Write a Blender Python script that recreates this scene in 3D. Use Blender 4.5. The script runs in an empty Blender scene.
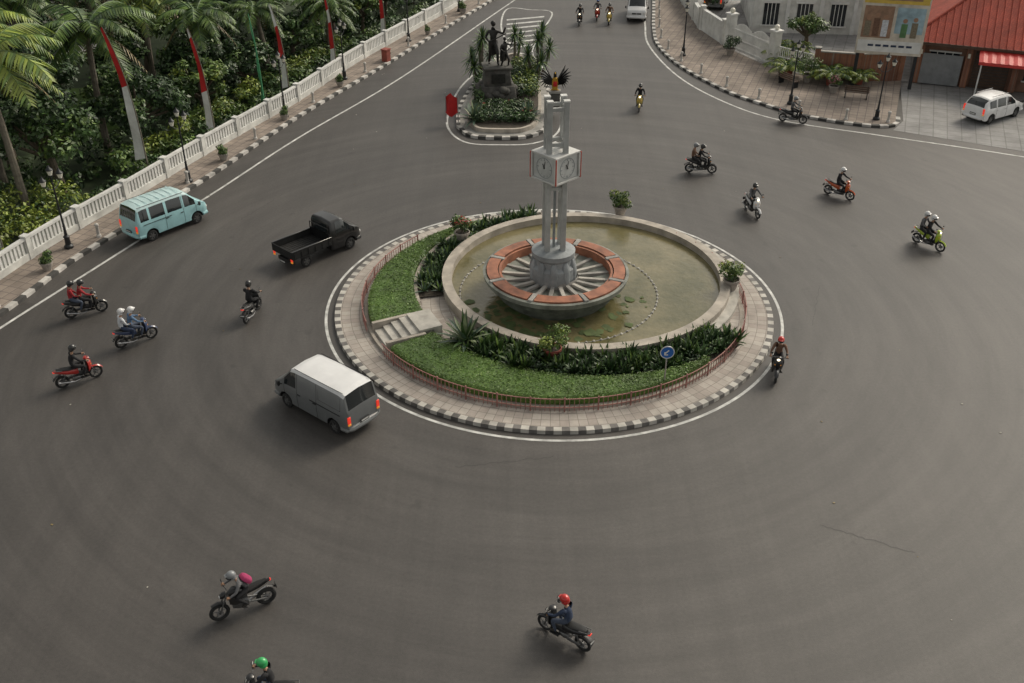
import bpy, bmesh, math, random
import numpy as np
from mathutils import Vector, Matrix
rnd = random.Random(7)
rad = math.radians
scene = bpy.context.scene
COL = scene.collection

# ------------------------------------------------------------------ materials
MATS = {}
def nmat(name):
    m = bpy.data.materials.new(name); m.use_nodes = True
    MATS[name] = m
    nt = m.node_tree
    return m, nt, nt.nodes['Principled BSDF']

def pm(name, col, rough=0.6, var=0.15, scale=3.0, bump=0.0, metal=0.0, coat=0.0, emit=None, es=0.0,
       bscale=None, detail=5.0, spec=None, col2=None, island=0.0):
    m, nt, b = nmat(name)
    N, L = nt.nodes, nt.links
    b.inputs['Roughness'].default_value = rough
    b.inputs['Metallic'].default_value = metal
    if coat: 
        b.inputs['Coat Weight'].default_value = coat
        b.inputs['Coat Roughness'].default_value = 0.12
    if spec is not None: b.inputs['Specular IOR Level'].default_value = spec
    tc = N.new('ShaderNodeTexCoord')
    no = N.new('ShaderNodeTexNoise'); no.inputs['Scale'].default_value = scale
    no.inputs['Detail'].default_value = detail; no.inputs['Roughness'].default_value = 0.6
    L.new(tc.outputs['Object'], no.inputs['Vector'])
    cr = N.new('ShaderNodeValToRGB')
    c1 = [max(0, c*(1-var)) for c in col]; c2 = [min(1, c*(1+var)) for c in (col2 or col)]
    cr.color_ramp.elements[0].position = 0.32; cr.color_ramp.elements[1].position = 0.68
    cr.color_ramp.elements[0].color = (*c1, 1); cr.color_ramp.elements[1].color = (*c2, 1)
    L.new(no.outputs['Fac'], cr.inputs['Fac'])
    out = cr.outputs['Color']
    if island:
        g = N.new('ShaderNodeNewGeometry')
        mr = N.new('ShaderNodeMapRange')
        mr.inputs['To Min'].default_value = 1-island; mr.inputs['To Max'].default_value = 1+island
        L.new(g.outputs['Random Per Island'], mr.inputs['Value'])
        mx = N.new('ShaderNodeVectorMath'); mx.operation = 'SCALE'
        L.new(out, mx.inputs[0]); L.new(mr.outputs['Result'], mx.inputs['Scale'])
        out = mx.outputs['Vector']
    L.new(out, b.inputs['Base Color'])
    if bump:
        bp = N.new('ShaderNodeBump'); bp.inputs['Strength'].default_value = bump
        n2 = N.new('ShaderNodeTexNoise'); n2.inputs['Scale'].default_value = bscale or scale*6
        n2.inputs['Detail'].default_value = 3
        L.new(tc.outputs['Object'], n2.inputs['Vector'])
        L.new(n2.outputs['Fac'], bp.inputs['Height']); L.new(bp.outputs['Normal'], b.inputs['Normal'])
    if emit:
        b.inputs['Emission Color'].default_value = (*emit, 1); b.inputs['Emission Strength'].default_value = es
    return m

def leafmat(name, col, island=0.4):
    return pm(name, col, rough=0.5, var=0.25, scale=0.9, island=island, detail=2)

def polar_uv(nt, kr=1.0, ka=1.0):
    N, L = nt.nodes, nt.links
    tc = N.new('ShaderNodeTexCoord'); sp = N.new('ShaderNodeSeparateXYZ')
    L.new(tc.outputs['Object'], sp.inputs[0])
    at = N.new('ShaderNodeMath'); at.operation = 'ARCTAN2'
    L.new(sp.outputs['Y'], at.inputs[0]); L.new(sp.outputs['X'], at.inputs[1])
    ln = N.new('ShaderNodeVectorMath'); ln.operation = 'LENGTH'
    L.new(tc.outputs['Object'], ln.inputs[0])
    ma = N.new('ShaderNodeMath'); ma.operation = 'MULTIPLY'; ma.inputs[1].default_value = ka
    mr = N.new('ShaderNodeMath'); mr.operation = 'MULTIPLY'; mr.inputs[1].default_value = kr
    L.new(at.outputs[0], ma.inputs[0]); L.new(ln.outputs['Value'], mr.inputs[0])
    cb = N.new('ShaderNodeCombineXYZ')
    L.new(ma.outputs[0], cb.inputs[0]); L.new(mr.outputs[0], cb.inputs[1])
    return cb.outputs[0], tc

def mixc(nt, fac, a, b, mode='MIX'):
    mx = nt.nodes.new('ShaderNodeMix'); mx.data_type = 'RGBA'; mx.blend_type = mode
    for s, v in ((mx.inputs[0], fac), (mx.inputs[6], a), (mx.inputs[7], b)):
        if hasattr(v, 'links'): nt.links.new(v, s)
        else: s.default_value = v if not isinstance(v, tuple) else (*v[:3], 1)
    return mx.outputs[2]

def noise(nt, vec, scale, detail=4, rough=0.6):
    n = nt.nodes.new('ShaderNodeTexNoise'); n.inputs['Scale'].default_value = scale
    n.inputs['Detail'].default_value = detail; n.inputs['Roughness'].default_value = rough
    nt.links.new(vec, n.inputs['Vector']); return n.outputs['Fac']

def ramp(nt, fac, stops):
    r = nt.nodes.new('ShaderNodeValToRGB'); e = r.color_ramp.elements
    while len(e) < len(stops): e.new(0.5)
    for i, (p, c) in enumerate(stops):
        e[i].position = p; e[i].color = (c, c, c, 1) if not isinstance(c, tuple) else (*c, 1)
    nt.links.new(fac, r.inputs['Fac']); return r.outputs['Color']

# asphalt: worn, with circulating tyre streaks
m, nt, b = nmat('asphalt')
puv, tc = polar_uv(nt, 1.0, 1.6)
obj = tc.outputs['Object']
big = noise(nt, obj, 0.045, 3); mid = noise(nt, obj, 0.4, 7, 0.7); fine = noise(nt, obj, 9, 6, 0.85)
streak = noise(nt, puv, 1.7, 6, 0.7); tread = noise(nt, puv, .55, 3, 0.6)
mp = nt.nodes.new('ShaderNodeMapping'); mp.inputs['Rotation'].default_value = (0, 0, rad(-28)); mp.inputs['Scale'].default_value = (1.4, .07, 1)
nt.links.new(obj, mp.inputs[0]); lin = noise(nt, mp.outputs[0], 1.0, 5, 0.65)
c = mixc(nt, ramp(nt, big, [(0.35, 0.0), (0.65, 1.0)]), (0.058, 0.0535, 0.0505), (0.073, 0.0665, 0.0615))
c = mixc(nt, 1.0, c, ramp(nt, mid, [(0.3, 0.90), (0.7, 1.09)]), 'MULTIPLY')
c = mixc(nt, 1.0, c, ramp(nt, streak, [(0.3, 0.84), (0.7, 1.14)]), 'MULTIPLY')
c = mixc(nt, 1.0, c, ramp(nt, tread, [(0.35, 0.86), (0.62, 1.08)]), 'MULTIPLY')
c = mixc(nt, 1.0, c, ramp(nt, lin, [(0.32, 0.90), (0.68, 1.08)]), 'MULTIPLY')
c = mixc(nt, 1.0, c, ramp(nt, fine, [(0.25, 0.70), (0.75, 1.30)]), 'MULTIPLY')
spots = noise(nt, obj, 1.1, 2, 0.5)
c = mixc(nt, ramp(nt, spots, [(0.69, 0.0), (0.77, 0.5)]), c, (0.032, 0.030, 0.028))
nt.links.new(c, b.inputs['Base Color'])
b.inputs['Roughness'].default_value = 0.58
bp = nt.nodes.new('ShaderNodeBump'); bp.inputs['Strength'].default_value = 0.3; bp.inputs['Distance'].default_value = 0.02
nt.links.new(noise(nt, obj, 40, 3), bp.inputs['Height']); nt.links.new(bp.outputs[0], b.inputs['Normal'])

# roundabout paving (polar bricks)
m, nt, b = nmat('ring_paving')
puv, tc = polar_uv(nt, 2.6, 26.0)
br = nt.nodes.new('ShaderNodeTexBrick'); br.inputs['Scale'].default_value = 1.0
br.inputs['Color1'].default_value = (0.45, 0.41, 0.365, 1); br.inputs['Color2'].default_value = (0.35, 0.305, 0.27, 1)
br.inputs['Mortar'].default_value = (0.21, 0.185, 0.165, 1); br.inputs['Mortar Size'].default_value = 0.03
br.inputs['Brick Width'].default_value = 1.0; br.inputs['Row Height'].default_value = 1.0; br.offset = 0.0
nt.links.new(puv, br.inputs['Vector'])
c = mixc(nt, 1.0, br.outputs['Color'], ramp(nt, noise(nt, tc.outputs['Object'], 0.9, 7, 0.7), [(0.3, 0.7), (0.7, 1.15)]), 'MULTIPLY')
nt.links.new(c, b.inputs['Base Color']); b.inputs['Roughness'].default_value = 0.8

def pavemat(name, c1, c2, mort, sc):
    m, nt, b = nmat(name)
    tc = nt.nodes.new('ShaderNodeTexCoord')
    mp = nt.nodes.new('ShaderNodeMapping'); mp.inputs['Rotation'].default_value = (0, 0, 0.35)
    nt.links.new(tc.outputs['Object'], mp.inputs[0])
    br = nt.nodes.new('ShaderNodeTexBrick'); br.inputs['Scale'].default_value = sc
    br.inputs['Color1'].default_value = (*c1, 1); br.inputs['Color2'].default_value = (*c2, 1)
    br.inputs['Mortar'].default_value = (*mort, 1); br.inputs['Mortar Size'].default_value = 0.02
    br.inputs['Brick Width'].default_value = 0.5; br.inputs['Row Height'].default_value = 0.5; br.offset = 0
    nt.links.new(mp.outputs[0], br.inputs['Vector'])
    c = mixc(nt, 1.0, br.outputs['Color'], ramp(nt, noise(nt, tc.outputs['Object'], 0.5, 7, 0.7), [(0.3, 0.62), (0.7, 1.2)]), 'MULTIPLY')
    nt.links.new(c, b.inputs['Base Color']); b.inputs['Roughness'].default_value = 0.85
pavemat('sidewalk_paving', (0.30, 0.25, 0.21), (0.23, 0.19, 0.16), (0.13, 0.11, 0.10), 1.0)
pavemat('parking_paving', (0.30, 0.295, 0.29), (0.27, 0.265, 0.26), (0.20, 0.195, 0.19), .6)
pavemat('roof_tile', (0.42, 0.075, 0.045), (0.32, 0.055, 0.035), (0.14, 0.03, 0.02), 3.0)
pavemat('brick', (0.27, 0.12, 0.07), (0.19, 0.085, 0.055), (0.22, 0.18, 0.15), 3.0)

# water
m, nt, b = nmat('pool_water')
tc = nt.nodes.new('ShaderNodeTexCoord'); obj = tc.outputs['Object']
c = mixc(nt, ramp(nt, noise(nt, obj, 0.33, 7, 0.72), [(0.38, 0.0), (0.64, 1.0)]), (0.21, 0.18, 0.095), (0.095, 0.09, 0.038))
nt.links.new(c, b.inputs['Base Color']); b.inputs['Roughness'].default_value = 0.05
bp = nt.nodes.new('ShaderNodeBump'); bp.inputs['Strength'].default_value = 0.35; bp.inputs['Distance'].default_value = 0.05
nt.links.new(noise(nt, obj, 4, 4), bp.inputs['Height']); nt.links.new(bp.outputs[0], b.inputs['Normal'])

pm('ground_soil', (0.07, 0.065, 0.045), 0.95, 0.3, 0.4)
pm('white_line', (0.50, 0.50, 0.48), 0.7, 0.4, 2.2, detail=9)
pm('kerb_white', (0.50, 0.48, 0.45), 0.75, 0.35, 1.6, detail=8)
pm('kerb_black', (0.055, 0.053, 0.05), 0.75, 0.4, 1.6)
pm('ring_kerb_light', (0.46, 0.44, 0.40), 0.75, 0.3, 1.3, detail=8)
pm('ring_kerb_dark', (0.13, 0.122, 0.115), 0.75, 0.45, 1.6)
pm('white_paint', (0.66, 0.66, 0.64), 0.6, 0.16, 1.5, detail=7)
pm('white_wall', (0.60, 0.60, 0.57), 0.7, 0.25, 1.0, detail=8)
pm('concrete', (0.30, 0.29, 0.27), 0.8, 0.25, 1.6, 0.2, detail=7)
pm('concrete_light', (0.42, 0.40, 0.36), 0.8, 0.25, 1.8, 0.15, detail=8)
pm('stone_coping', (0.38, 0.34, 0.29), 0.75, 0.3, 1.6, 0.15, detail=8)
pm('stone_green', (0.075, 0.085, 0.068), 0.8, 0.5, 1.8, 0.3, detail=8)
pm('stone_band', (0.19, 0.20, 0.175), 0.75, 0.45, 1.6, 0.2, detail=8)
pm('orange_rim', (0.29, 0.115, 0.065), 0.65, 0.4, 2.0, detail=8)
pm('tower_grey', (0.38, 0.385, 0.375), 0.6, 0.28, 1.1, detail=8)
pm('tower_pedestal', (0.25, 0.27, 0.28), 0.6, 0.3, 1.5, detail=8)
pm('tower_white', (0.58, 0.58, 0.56), 0.55, 0.18, 1.5, detail=8)
pm('clock_face', (0.50, 0.51, 0.50), 0.35, 0.15, 2)
pm('clock_black', (0.05, 0.05, 0.05), 0.4, 0.1, 2)
pm('red_trim', (0.40, 0.05, 0.03), 0.5, 0.15, 3)
pm('fence_red', (0.30, 0.14, 0.12), 0.6, 0.25, 3)
pm('dark_metal', (0.025, 0.027, 0.03), 0.45, 0.2, 4, metal=0.3)
pm('lamp_glass', (0.75, 0.72, 0.62), 0.3, 0.05, 3)
pm('steel', (0.45, 0.45, 0.46), 0.35, 0.1, 3, metal=0.8)
pm('bronze', (0.030, 0.029, 0.028), 0.45, 0.4, 5, 0.2, metal=0.4)
pm('gold', (0.55, 0.32, 0.04), 0.4, 0.2, 5, metal=0.4)
pm('rock', (0.08, 0.077, 0.07), 0.9, 0.45, 2.5, 0.6, detail=8)
pm('pot_clay', (0.30, 0.27, 0.24), 0.8, 0.25, 3)
pm('pot_red', (0.28, 0.07, 0.05), 0.7, 0.25, 3)
pm('bark', (0.10, 0.08, 0.06), 0.95, 0.35, 6, 0.5)
pm('palm_bark', (0.17, 0.15, 0.12), 0.95, 0.3, 5, 0.5)
pm('soil', (0.05, 0.04, 0.03), 0.95, 0.3, 3, 0.4)
pm('lawn', (0.075, 0.135, 0.025), 0.95, 0.35, 1.2, 0.6, bscale=18)
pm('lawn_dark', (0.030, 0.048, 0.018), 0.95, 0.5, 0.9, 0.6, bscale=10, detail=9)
pm('algae', (0.07, 0.10, 0.03), 0.8, 0.4, 2)
leafmat('leaf_dark', (0.022, 0.050, 0.016))
leafmat('leaf_mid', (0.045, 0.092, 0.022))
leafmat('leaf_light', (0.095, 0.155, 0.030))
leafmat('leaf_yellow', (0.19, 0.24, 0.035))
leafmat('leaf_blue', (0.085, 0.135, 0.095))
leafmat('leaf_blue_edge', (0.22, 0.26, 0.15))
leafmat('leaf_hedge', (0.072, 0.138, 0.020), 0.35)
leafmat('leaf_hedge_light', (0.11, 0.18, 0.028), 0.35)
leafmat('leaf_dry', (0.16, 0.12, 0.05))
leafmat('petal_red', (0.35, 0.04, 0.03))
leafmat('petal_pink', (0.38, 0.12, 0.16))
pm('rubber', (0.018, 0.018, 0.018), 0.85, 0.2, 8)
pm('black_plastic', (0.022, 0.022, 0.023), 0.5, 0.2, 6)
pm('seat_black', (0.015, 0.015, 0.015), 0.55, 0.2, 8)
pm('car_glass', (0.018, 0.022, 0.024), 0.07, 0.1, 2, spec=0.8)
pm('engine_metal', (0.16, 0.16, 0.16), 0.45, 0.25, 12, metal=0.7)
pm('paint_blue', (0.31, 0.54, 0.57), 0.35, 0.12, 1.2, coat=0.4)
pm('paint_blue_roof', (0.48, 0.64, 0.65), 0.4, 0.12, 1.2, coat=0.4)
pm('paint_grey', (0.19, 0.20, 0.205), 0.34, 0.08, 1.2, metal=0.35, coat=0.5)
pm('paint_white', (0.70, 0.70, 0.70), 0.35, 0.08, 1.2, coat=0.5)
pm('paint_black', (0.012, 0.012, 0.013), 0.28, 0.2, 1.2, coat=0.4)
pm('paint_red', (0.38, 0.02, 0.015), 0.3, 0.1, 2, coat=0.6)
pm('paint_orange', (0.50, 0.09, 0.02), 0.3, 0.1, 2, coat=0.6)
pm('paint_lime', (0.38, 0.50, 0.03), 0.3, 0.1, 2, coat=0.6)
pm('paint_gold', (0.50, 0.38, 0.08), 0.3, 0.1, 2, coat=0.6)
pm('paint_navy', (0.03, 0.05, 0.12), 0.3, 0.1, 2, coat=0.6)
pm('bed_black', (0.012, 0.012, 0.012), 0.8, 0.4, 4)
pm('tail_red', (0.42, 0.02, 0.015), 0.3, 0.05, 3, emit=(1, 0.06, 0.03), es=0.55)
pm('lens_clear', (0.65, 0.65, 0.62), 0.15, 0.05, 3, coat=0.5)
pm('lens_lit', (0.9, 0.85, 0.7), 0.2, 0.02, 3, emit=(1.0, 0.86, 0.6), es=5.0)
pm('lens_amber', (0.6, 0.22, 0.03), 0.2, 0.05, 3, emit=(1, 0.4, 0.05), es=0.3)
pm('plate', (0.03, 0.03, 0.03), 0.5, 0.1, 3)
pm('plate_text', (0.6, 0.6, 0.58), 0.5, 0.1, 30)
pm('skin', (0.33, 0.19, 0.12), 0.55, 0.08, 6)
pm('shoe', (0.03, 0.025, 0.02), 0.6, 0.2, 6)
for n, cc in dict(cloth_black=(0.018, 0.018, 0.02), cloth_navy=(0.03, 0.045, 0.085), cloth_red=(0.32, 0.025, 0.03),
                  cloth_white=(0.55, 0.57, 0.60), cloth_blue=(0.10, 0.17, 0.28), cloth_brown=(0.16, 0.09, 0.06),
                  cloth_grey=(0.12, 0.12, 0.125), cloth_jean=(0.06, 0.075, 0.11), cloth_magenta=(0.30, 0.03, 0.10),
                  cloth_green=(0.04, 0.12, 0.06), cloth_khaki=(0.20, 0.17, 0.12)).items():
    pm(n, cc, 0.9, 0.25, 9, 0.3, bscale=25)
for n, cc in dict(helm_black=(0.02, 0.02, 0.02), helm_red=(0.50, 0.02, 0.015), helm_white=(0.65, 0.65, 0.65),
                  helm_green=(0.03, 0.36, 0.10), helm_grey=(0.2, 0.21, 0.22), helm_blue=(0.05, 0.1, 0.3)).items():
    pm(n, cc, 0.3, 0.05, 3, coat=0.5)
pm('visor', (0.03, 0.035, 0.04), 0.08, 0.1, 3)
pm('sign_blue', (0.02, 0.12, 0.42), 0.4, 0.06, 3)
pm('cloth_flag_red', (0.50, 0.02, 0.02), 0.8, 0.1, 3)
pm('cloth_flag_white', (0.72, 0.72, 0.7), 0.8, 0.1, 3)
pm('pole_green', (0.08, 0.33, 0.16), 0.6, 0.1, 3)
pm('awning_red', (0.50, 0.035, 0.03), 0.55, 0.15, 2)
pm('wall_cream', (0.46, 0.40, 0.30), 0.8, 0.15, 1.2)
pm('wall_brown', (0.20, 0.11, 0.075), 0.8, 0.2, 1.2)
pm('wood_dark', (0.07, 0.04, 0.025), 0.6, 0.3, 4)
pm('shutter', (0.22, 0.23, 0.24), 0.5, 0.15, 2, metal=0.3)
pm('window_dark', (0.02, 0.024, 0.028), 0.1, 0.1, 2)
pm('ad_cream', (0.55, 0.50, 0.42), 0.5, 0.25, 1.2)
pm('ad_yellow', (0.60, 0.42, 0.08), 0.5, 0.15, 2)
pm('ad_blue', (0.30, 0.42, 0.48), 0.5, 0.3, 1.5)
pm('ad_brown', (0.28, 0.17, 0.11), 0.5, 0.3, 2)
pm('ad_green', (0.10, 0.22, 0.09), 0.5, 0.3, 2)
pm('crack_tar', (0.025, 0.024, 0.023), 0.6, 0.2, 5)
pm('pebble', (0.50, 0.48, 0.43), 0.8, 0.2, 4)
pm('litter_paper', (0.4, 0.38, 0.33), 0.8, 0.2, 4)

# ------------------------------------------------------------------ mesh builder
class MB:
    def __init__(s):
        s.v = []; s.f = []; s.m = []
    def add(s, vs, fs, mat, M=None):
        o = len(s.v)
        if M is not None: s.v += [tuple(M @ Vector(p)) for p in vs]
        else: s.v += [tuple(p) for p in vs]
        for i, f in enumerate(fs):
            s.f.append(tuple(o+k for k in f)); s.m.append(mat if isinstance(mat, str) else mat[i])
    def merge(s, o, M=None):
        s.add(o.v, o.f, list(o.m), M)
    def box(s, c, d, mat, rz=0, M=None, taper=1.0, bev=0.0):
        x, y, z = d[0]/2, d[1]/2, d[2]/2
        t = taper
        if bev <= 0:
            vs = [(-x, -y, -z), (x, -y, -z), (x, y, -z), (-x, y, -z), (-x*t, -y*t, z), (x*t, -y*t, z), (x*t, y*t, z), (-x*t, y*t, z)]
            fs = [(3, 2, 1, 0), (4, 5, 6, 7), (0, 1, 5, 4), (1, 2, 6, 5), (2, 3, 7, 6), (3, 0, 4, 7)]
        else:
            def ring(hx, hy, zz, k):
                q = bev*k
                return [(-hx+q, -hy, zz), (hx-q, -hy, zz), (hx, -hy+q, zz), (hx, hy-q, zz), (hx-q, hy, zz), (-hx+q, hy, zz), (-hx, hy-q, zz), (-hx, -hy+q, zz)]
            vs = ring(x-bev, y-bev, -z, .4)+ring(x, y, -z+bev, 1)+ring(x*t, y*t, z-bev, 1)+ring(x*t-bev, y*t-bev, z, .4)
            fs = []
            for k in range(3):
                for i in range(8):
                    j = (i+1) % 8; fs.append((k*8+i, k*8+j, k*8+8+j, k*8+8+i))
            fs.append(tuple(range(7, -1, -1))); fs.append(tuple(range(24, 32)))
        T = Matrix.Translation(c) @ Matrix.Rotation(rz, 4, 'Z')
        s.add(vs, fs, mat, (M @ T) if M is not None else T)
    def tube(s, path, radii, mat, seg=8, M=None, caps=True, flat=1.0):
        P = [Vector(p) for p in path]
        if not hasattr(radii, '__len__'): radii = [radii]*len(P)
        n = len(P); vs = []; fs = []
        t0 = (P[1]-P[0]).normalized()
        up = Vector((0, 0, 1)) if abs(t0.z) < 0.9 else Vector((1, 0, 0))
        x = t0.cross(up).normalized()
        for i in range(n):
            t = (P[min(i+1, n-1)]-P[max(i-1, 0)])
            if t.length < 1e-9: t = t0
            t.normalize()
            x = (x - t*x.dot(t)).normalized(); y = t.cross(x)
            for k in range(seg):
                a = 2*math.pi*k/seg
                vs.append(P[i] + (x*math.cos(a) + y*math.sin(a)*flat)*radii[i])
        for i in range(n-1):
            for k in range(seg):
                j = (k+1) % seg
                fs.append((i*seg+k, i*seg+j, (i+1)*seg+j, (i+1)*seg+k))
        if caps:
            fs.append(tuple(range(seg-1, -1, -1))); fs.append(tuple(range((n-1)*seg, n*seg)))
        s.add(vs, fs, mat, M)
    def loft(s, secs, mat, n=14, e=2.6, M=None):
        vs = []; fs = []
        for (x, y, z, hw, hh) in secs:
            for k in range(n):
                a = 2*math.pi*k/n
                ca, sa = math.cos(a), math.sin(a)
                vs.append((x, y+hw*math.copysign(abs(ca)**(2/e), ca), z+hh*math.copysign(abs(sa)**(2/e), sa)))
        for i in range(len(secs)-1):
            for k in range(n):
                j = (k+1) % n
                fs.append((i*n+k, i*n+j, (i+1)*n+j, (i+1)*n+k))
        fs.append(tuple(range(n-1, -1, -1))); fs.append(tuple(range((len(secs)-1)*n, len(secs)*n)))
        s.add(vs, fs, mat, M)
    def sphere(s, c, r, mat, seg=14, rings=9, M=None, z0=-1.0, z1=1.0):
        if not hasattr(r, '__len__'): r = (r, r, r)
        prof = []
        a0 = math.asin(z0); a1 = math.asin(z1)
        for i in range(rings+1):
            a = a0+(a1-a0)*i/rings
            prof.append((max(math.cos(a), 1e-4), math.sin(a)))
        T = Matrix.Translation(c) @ Matrix.Diagonal((r[0], r[1], r[2], 1))
        s.rev(prof, mat, n=seg, M=(M @ T) if M is not None else T)
    def rev(s, prof, mat, n=32, a0=0.0, a1=2*math.pi, M=None, c=(0, 0, 0)):
        full = abs(a1-a0-2*math.pi) < 1e-6
        na = n if full else n+1
        vs = []; fs = []; ms = []
        for i in range(na):
            a = a0+(a1-a0)*i/n
            for (r, z) in prof: vs.append((c[0]+r*math.cos(a), c[1]+r*math.sin(a), c[2]+z))
        k = len(prof)
        for i in range(n):
            j = (i+1) % na
            for q in range(k-1):
                fs.append((i*k+q, j*k+q, j*k+q+1, i*k+q+1)); ms.append(mat if isinstance(mat, str) else mat[q])
        s.add(vs, fs, ms, M)
    def torus(s, c, R, r, mat, n=22, k=8, M=None, axis='Y', a0=0, a1=2*math.pi):
        prof = [(R+r*math.cos(2*math.pi*i/k), r*math.sin(2*math.pi*i/k)) for i in range(k+1)]
        T = Matrix.Translation(c)
        if axis == 'Y': T = T @ Matrix.Rotation(math.pi/2, 4, 'X')
        if axis == 'X': T = T @ Matrix.Rotation(math.pi/2, 4, 'Y')
        s.rev(prof, mat, n=n, a0=a0, a1=a1, M=(M @ T) if M is not None else T)
    def poly(s, pts, z, mat):
        s.add([(p[0], p[1], z) for p in pts], [tuple(range(len(pts)))], mat)
    def prism(s, pts, z0, z1, mat, M=None):
        n = len(pts)
        vs = [(p[0], p[1], z0) for p in pts]+[(p[0], p[1], z1) for p in pts]
        fs = [tuple(range(n-1, -1, -1)), tuple(range(n, 2*n))]+[(i, (i+1) % n, n+(i+1) % n, n+i) for i in range(n)]
        s.add(vs, fs, mat, M)
    def build(s, name, loc=(0, 0, 0), rz=0, matmap=None, smooth=38, scale=1.0, recalc=True):
        me = bpy.data.meshes.new(name)
        me.from_pydata(s.v, [], s.f)
        names = []
        idx = []
        mm = matmap or {}
        for q in s.m:
            q = mm.get(q, q)
            if q not in names: names.append(q)
            idx.append(names.index(q))
        for q in names: me.materials.append(MATS[q])
        me.polygons.foreach_set('material_index', idx)
        if smooth:
            bm = bmesh.new(); bm.from_mesh(me)
            if recalc: bmesh.ops.recalc_face_normals(bm, faces=bm.faces)
            th = rad(smooth)
            for f in bm.faces: f.smooth = True
            for e in bm.edges:
                if len(e.link_faces) == 2:
                    if e.calc_face_angle(0) > th: e.smooth = False
            bm.to_mesh(me); bm.free()
        me.update()
        return inst(me, name, loc, rz, scale)

def inst(me, name, loc=(0, 0, 0), rz=0, scale=1.0):
    o = bpy.data.objects.new(name, me); COL.objects.link(o)
    o.location = loc; o.rotation_euler = (0, 0, rz); o.scale = (scale,)*3
    return o

# path helpers ------------------------------------------------------------
def smooth_path(pts, step=0.5):
    P = [Vector((p[0], p[1])) for p in pts]
    P = [P[0]*2-P[1]]+P+[P[-1]*2-P[-2]]
    out = []
    for i in range(1, len(P)-2):
        a, b_, c_, d = P[i-1:i+3]
        n = max(2, int((c_-b_).length/0.25))
        for k in range(n):
            t = k/n
            out.append(0.5*((2*b_)+(c_-a)*t+(2*a-5*b_+4*c_-d)*t*t+(3*b_-a-3*c_+d)*t**3))
    out.append(P[-2])
    res = [out[0]]; acc = 0
    for i in range(1, len(out)):
        seg = (out[i]-out[i-1]); l = seg.length
        while l > 0 and acc+l >= step:
            q = out[i-1]+seg*((step-acc)/seg.length) if seg.length > 0 else out[i]
            out[i-1] = q; res.append(q.copy()); seg = out[i]-q; l = seg.length; acc = 0
        acc += l
    return res
def offset(path, d):
    r = []
    n = len(path)
    for i, p in enumerate(path):
        t = (path[min(i+1, n-1)]-path[max(i-1, 0)]).normalized()
        r.append(p+Vector((-t.y, t.x))*d)
    return r
def ribbon(mb, path, d0, d1, z, mat):
    A, B = offset(path, d0), offset(path, d1)
    vs = [(p.x, p.y, z) for p in A]+[(p.x, p.y, z) for p in B]
    n = len(A)
    mb.add(vs, [(i, i+1, n+i+1, n+i) for i in range(n-1)], mat)
def kerb(mb, path, d0, d1, h, mats=('kerb_white', 'kerb_black')):
    A, B = offset(path, d0), offset(path, d1)
    for i in range(len(A)-1):
        a, b_, c_, d = A[i], A[i+1], B[i+1], B[i]
        q = 0.02
        vs = [(p.x, p.y, 0.0) for p in (a, b_, c_, d)]
        ins = [(a*(1-q)+d*q), (b_*(1-q)+c_*q), (c_*(1-q)+b_*q), (d*(1-q)+a*q)]
        vs += [(p.x, p.y, h) for p in ins]
        mb.add(vs, [(4, 5, 6, 7), (0, 1, 5, 4), (1, 2, 6, 5), (2, 3, 7, 6), (3, 0, 4, 7)], mats[i % 2])

# leaves ------------------------------------------------------------------
def leaves(mb, blobs, n, size, mats, seed=0, up=0.5, asp=0.5, shell=0.45, weights=None):
    g = np.random.default_rng(seed)
    B = np.array([[*bl[0], *bl[1]] for bl in blobs], float)
    vol = (B[:, 3]*B[:, 4]*B[:, 5])**0.7; vol /= vol.sum()
    bi = g.choice(len(B), n, p=vol)
    d = g.normal(size=(n, 3)); d /= np.linalg.norm(d, axis=1)[:, None]
    r = shell+(1-shell)*g.random(n)**0.6
    r *= 1+0.12*g.normal(size=n)
    c = B[bi, :3]+d*B[bi, 3:6]*r[:, None]
    nn = d*0.8+g.normal(size=(n, 3))*0.5; nn[:, 2] += up
    nn /= np.linalg.norm(nn, axis=1)[:, None]
    q = g.normal(size=(n, 3)); t = np.cross(nn, q); t /= np.linalg.norm(t, axis=1)[:, None]
    bt = np.cross(nn, t)
    s = size*(0.6+0.8*g.random(n))[:, None]
    v = np.stack([c-t*s*.5, c+bt*s*asp*.5-nn*s*.06, c+t*s*.5-nn*s*.12, c-bt*s*asp*.5-nn*s*.06], 1).reshape(-1, 3)
    w = np.array(weights or [1]*len(mats), float)
    btone = g.random(len(B))
    cum = np.cumsum(w/w.sum())
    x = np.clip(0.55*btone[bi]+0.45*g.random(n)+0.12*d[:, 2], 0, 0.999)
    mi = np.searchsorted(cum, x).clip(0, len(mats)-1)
    o = len(mb.v)
    mb.v += [tuple(p) for p in v.tolist()]
    mb.f += [(o+4*i, o+4*i+1, o+4*i+2, o+4*i+3) for i in range(n)]
    mb.m += [mats[k] for k in mi]

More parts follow.
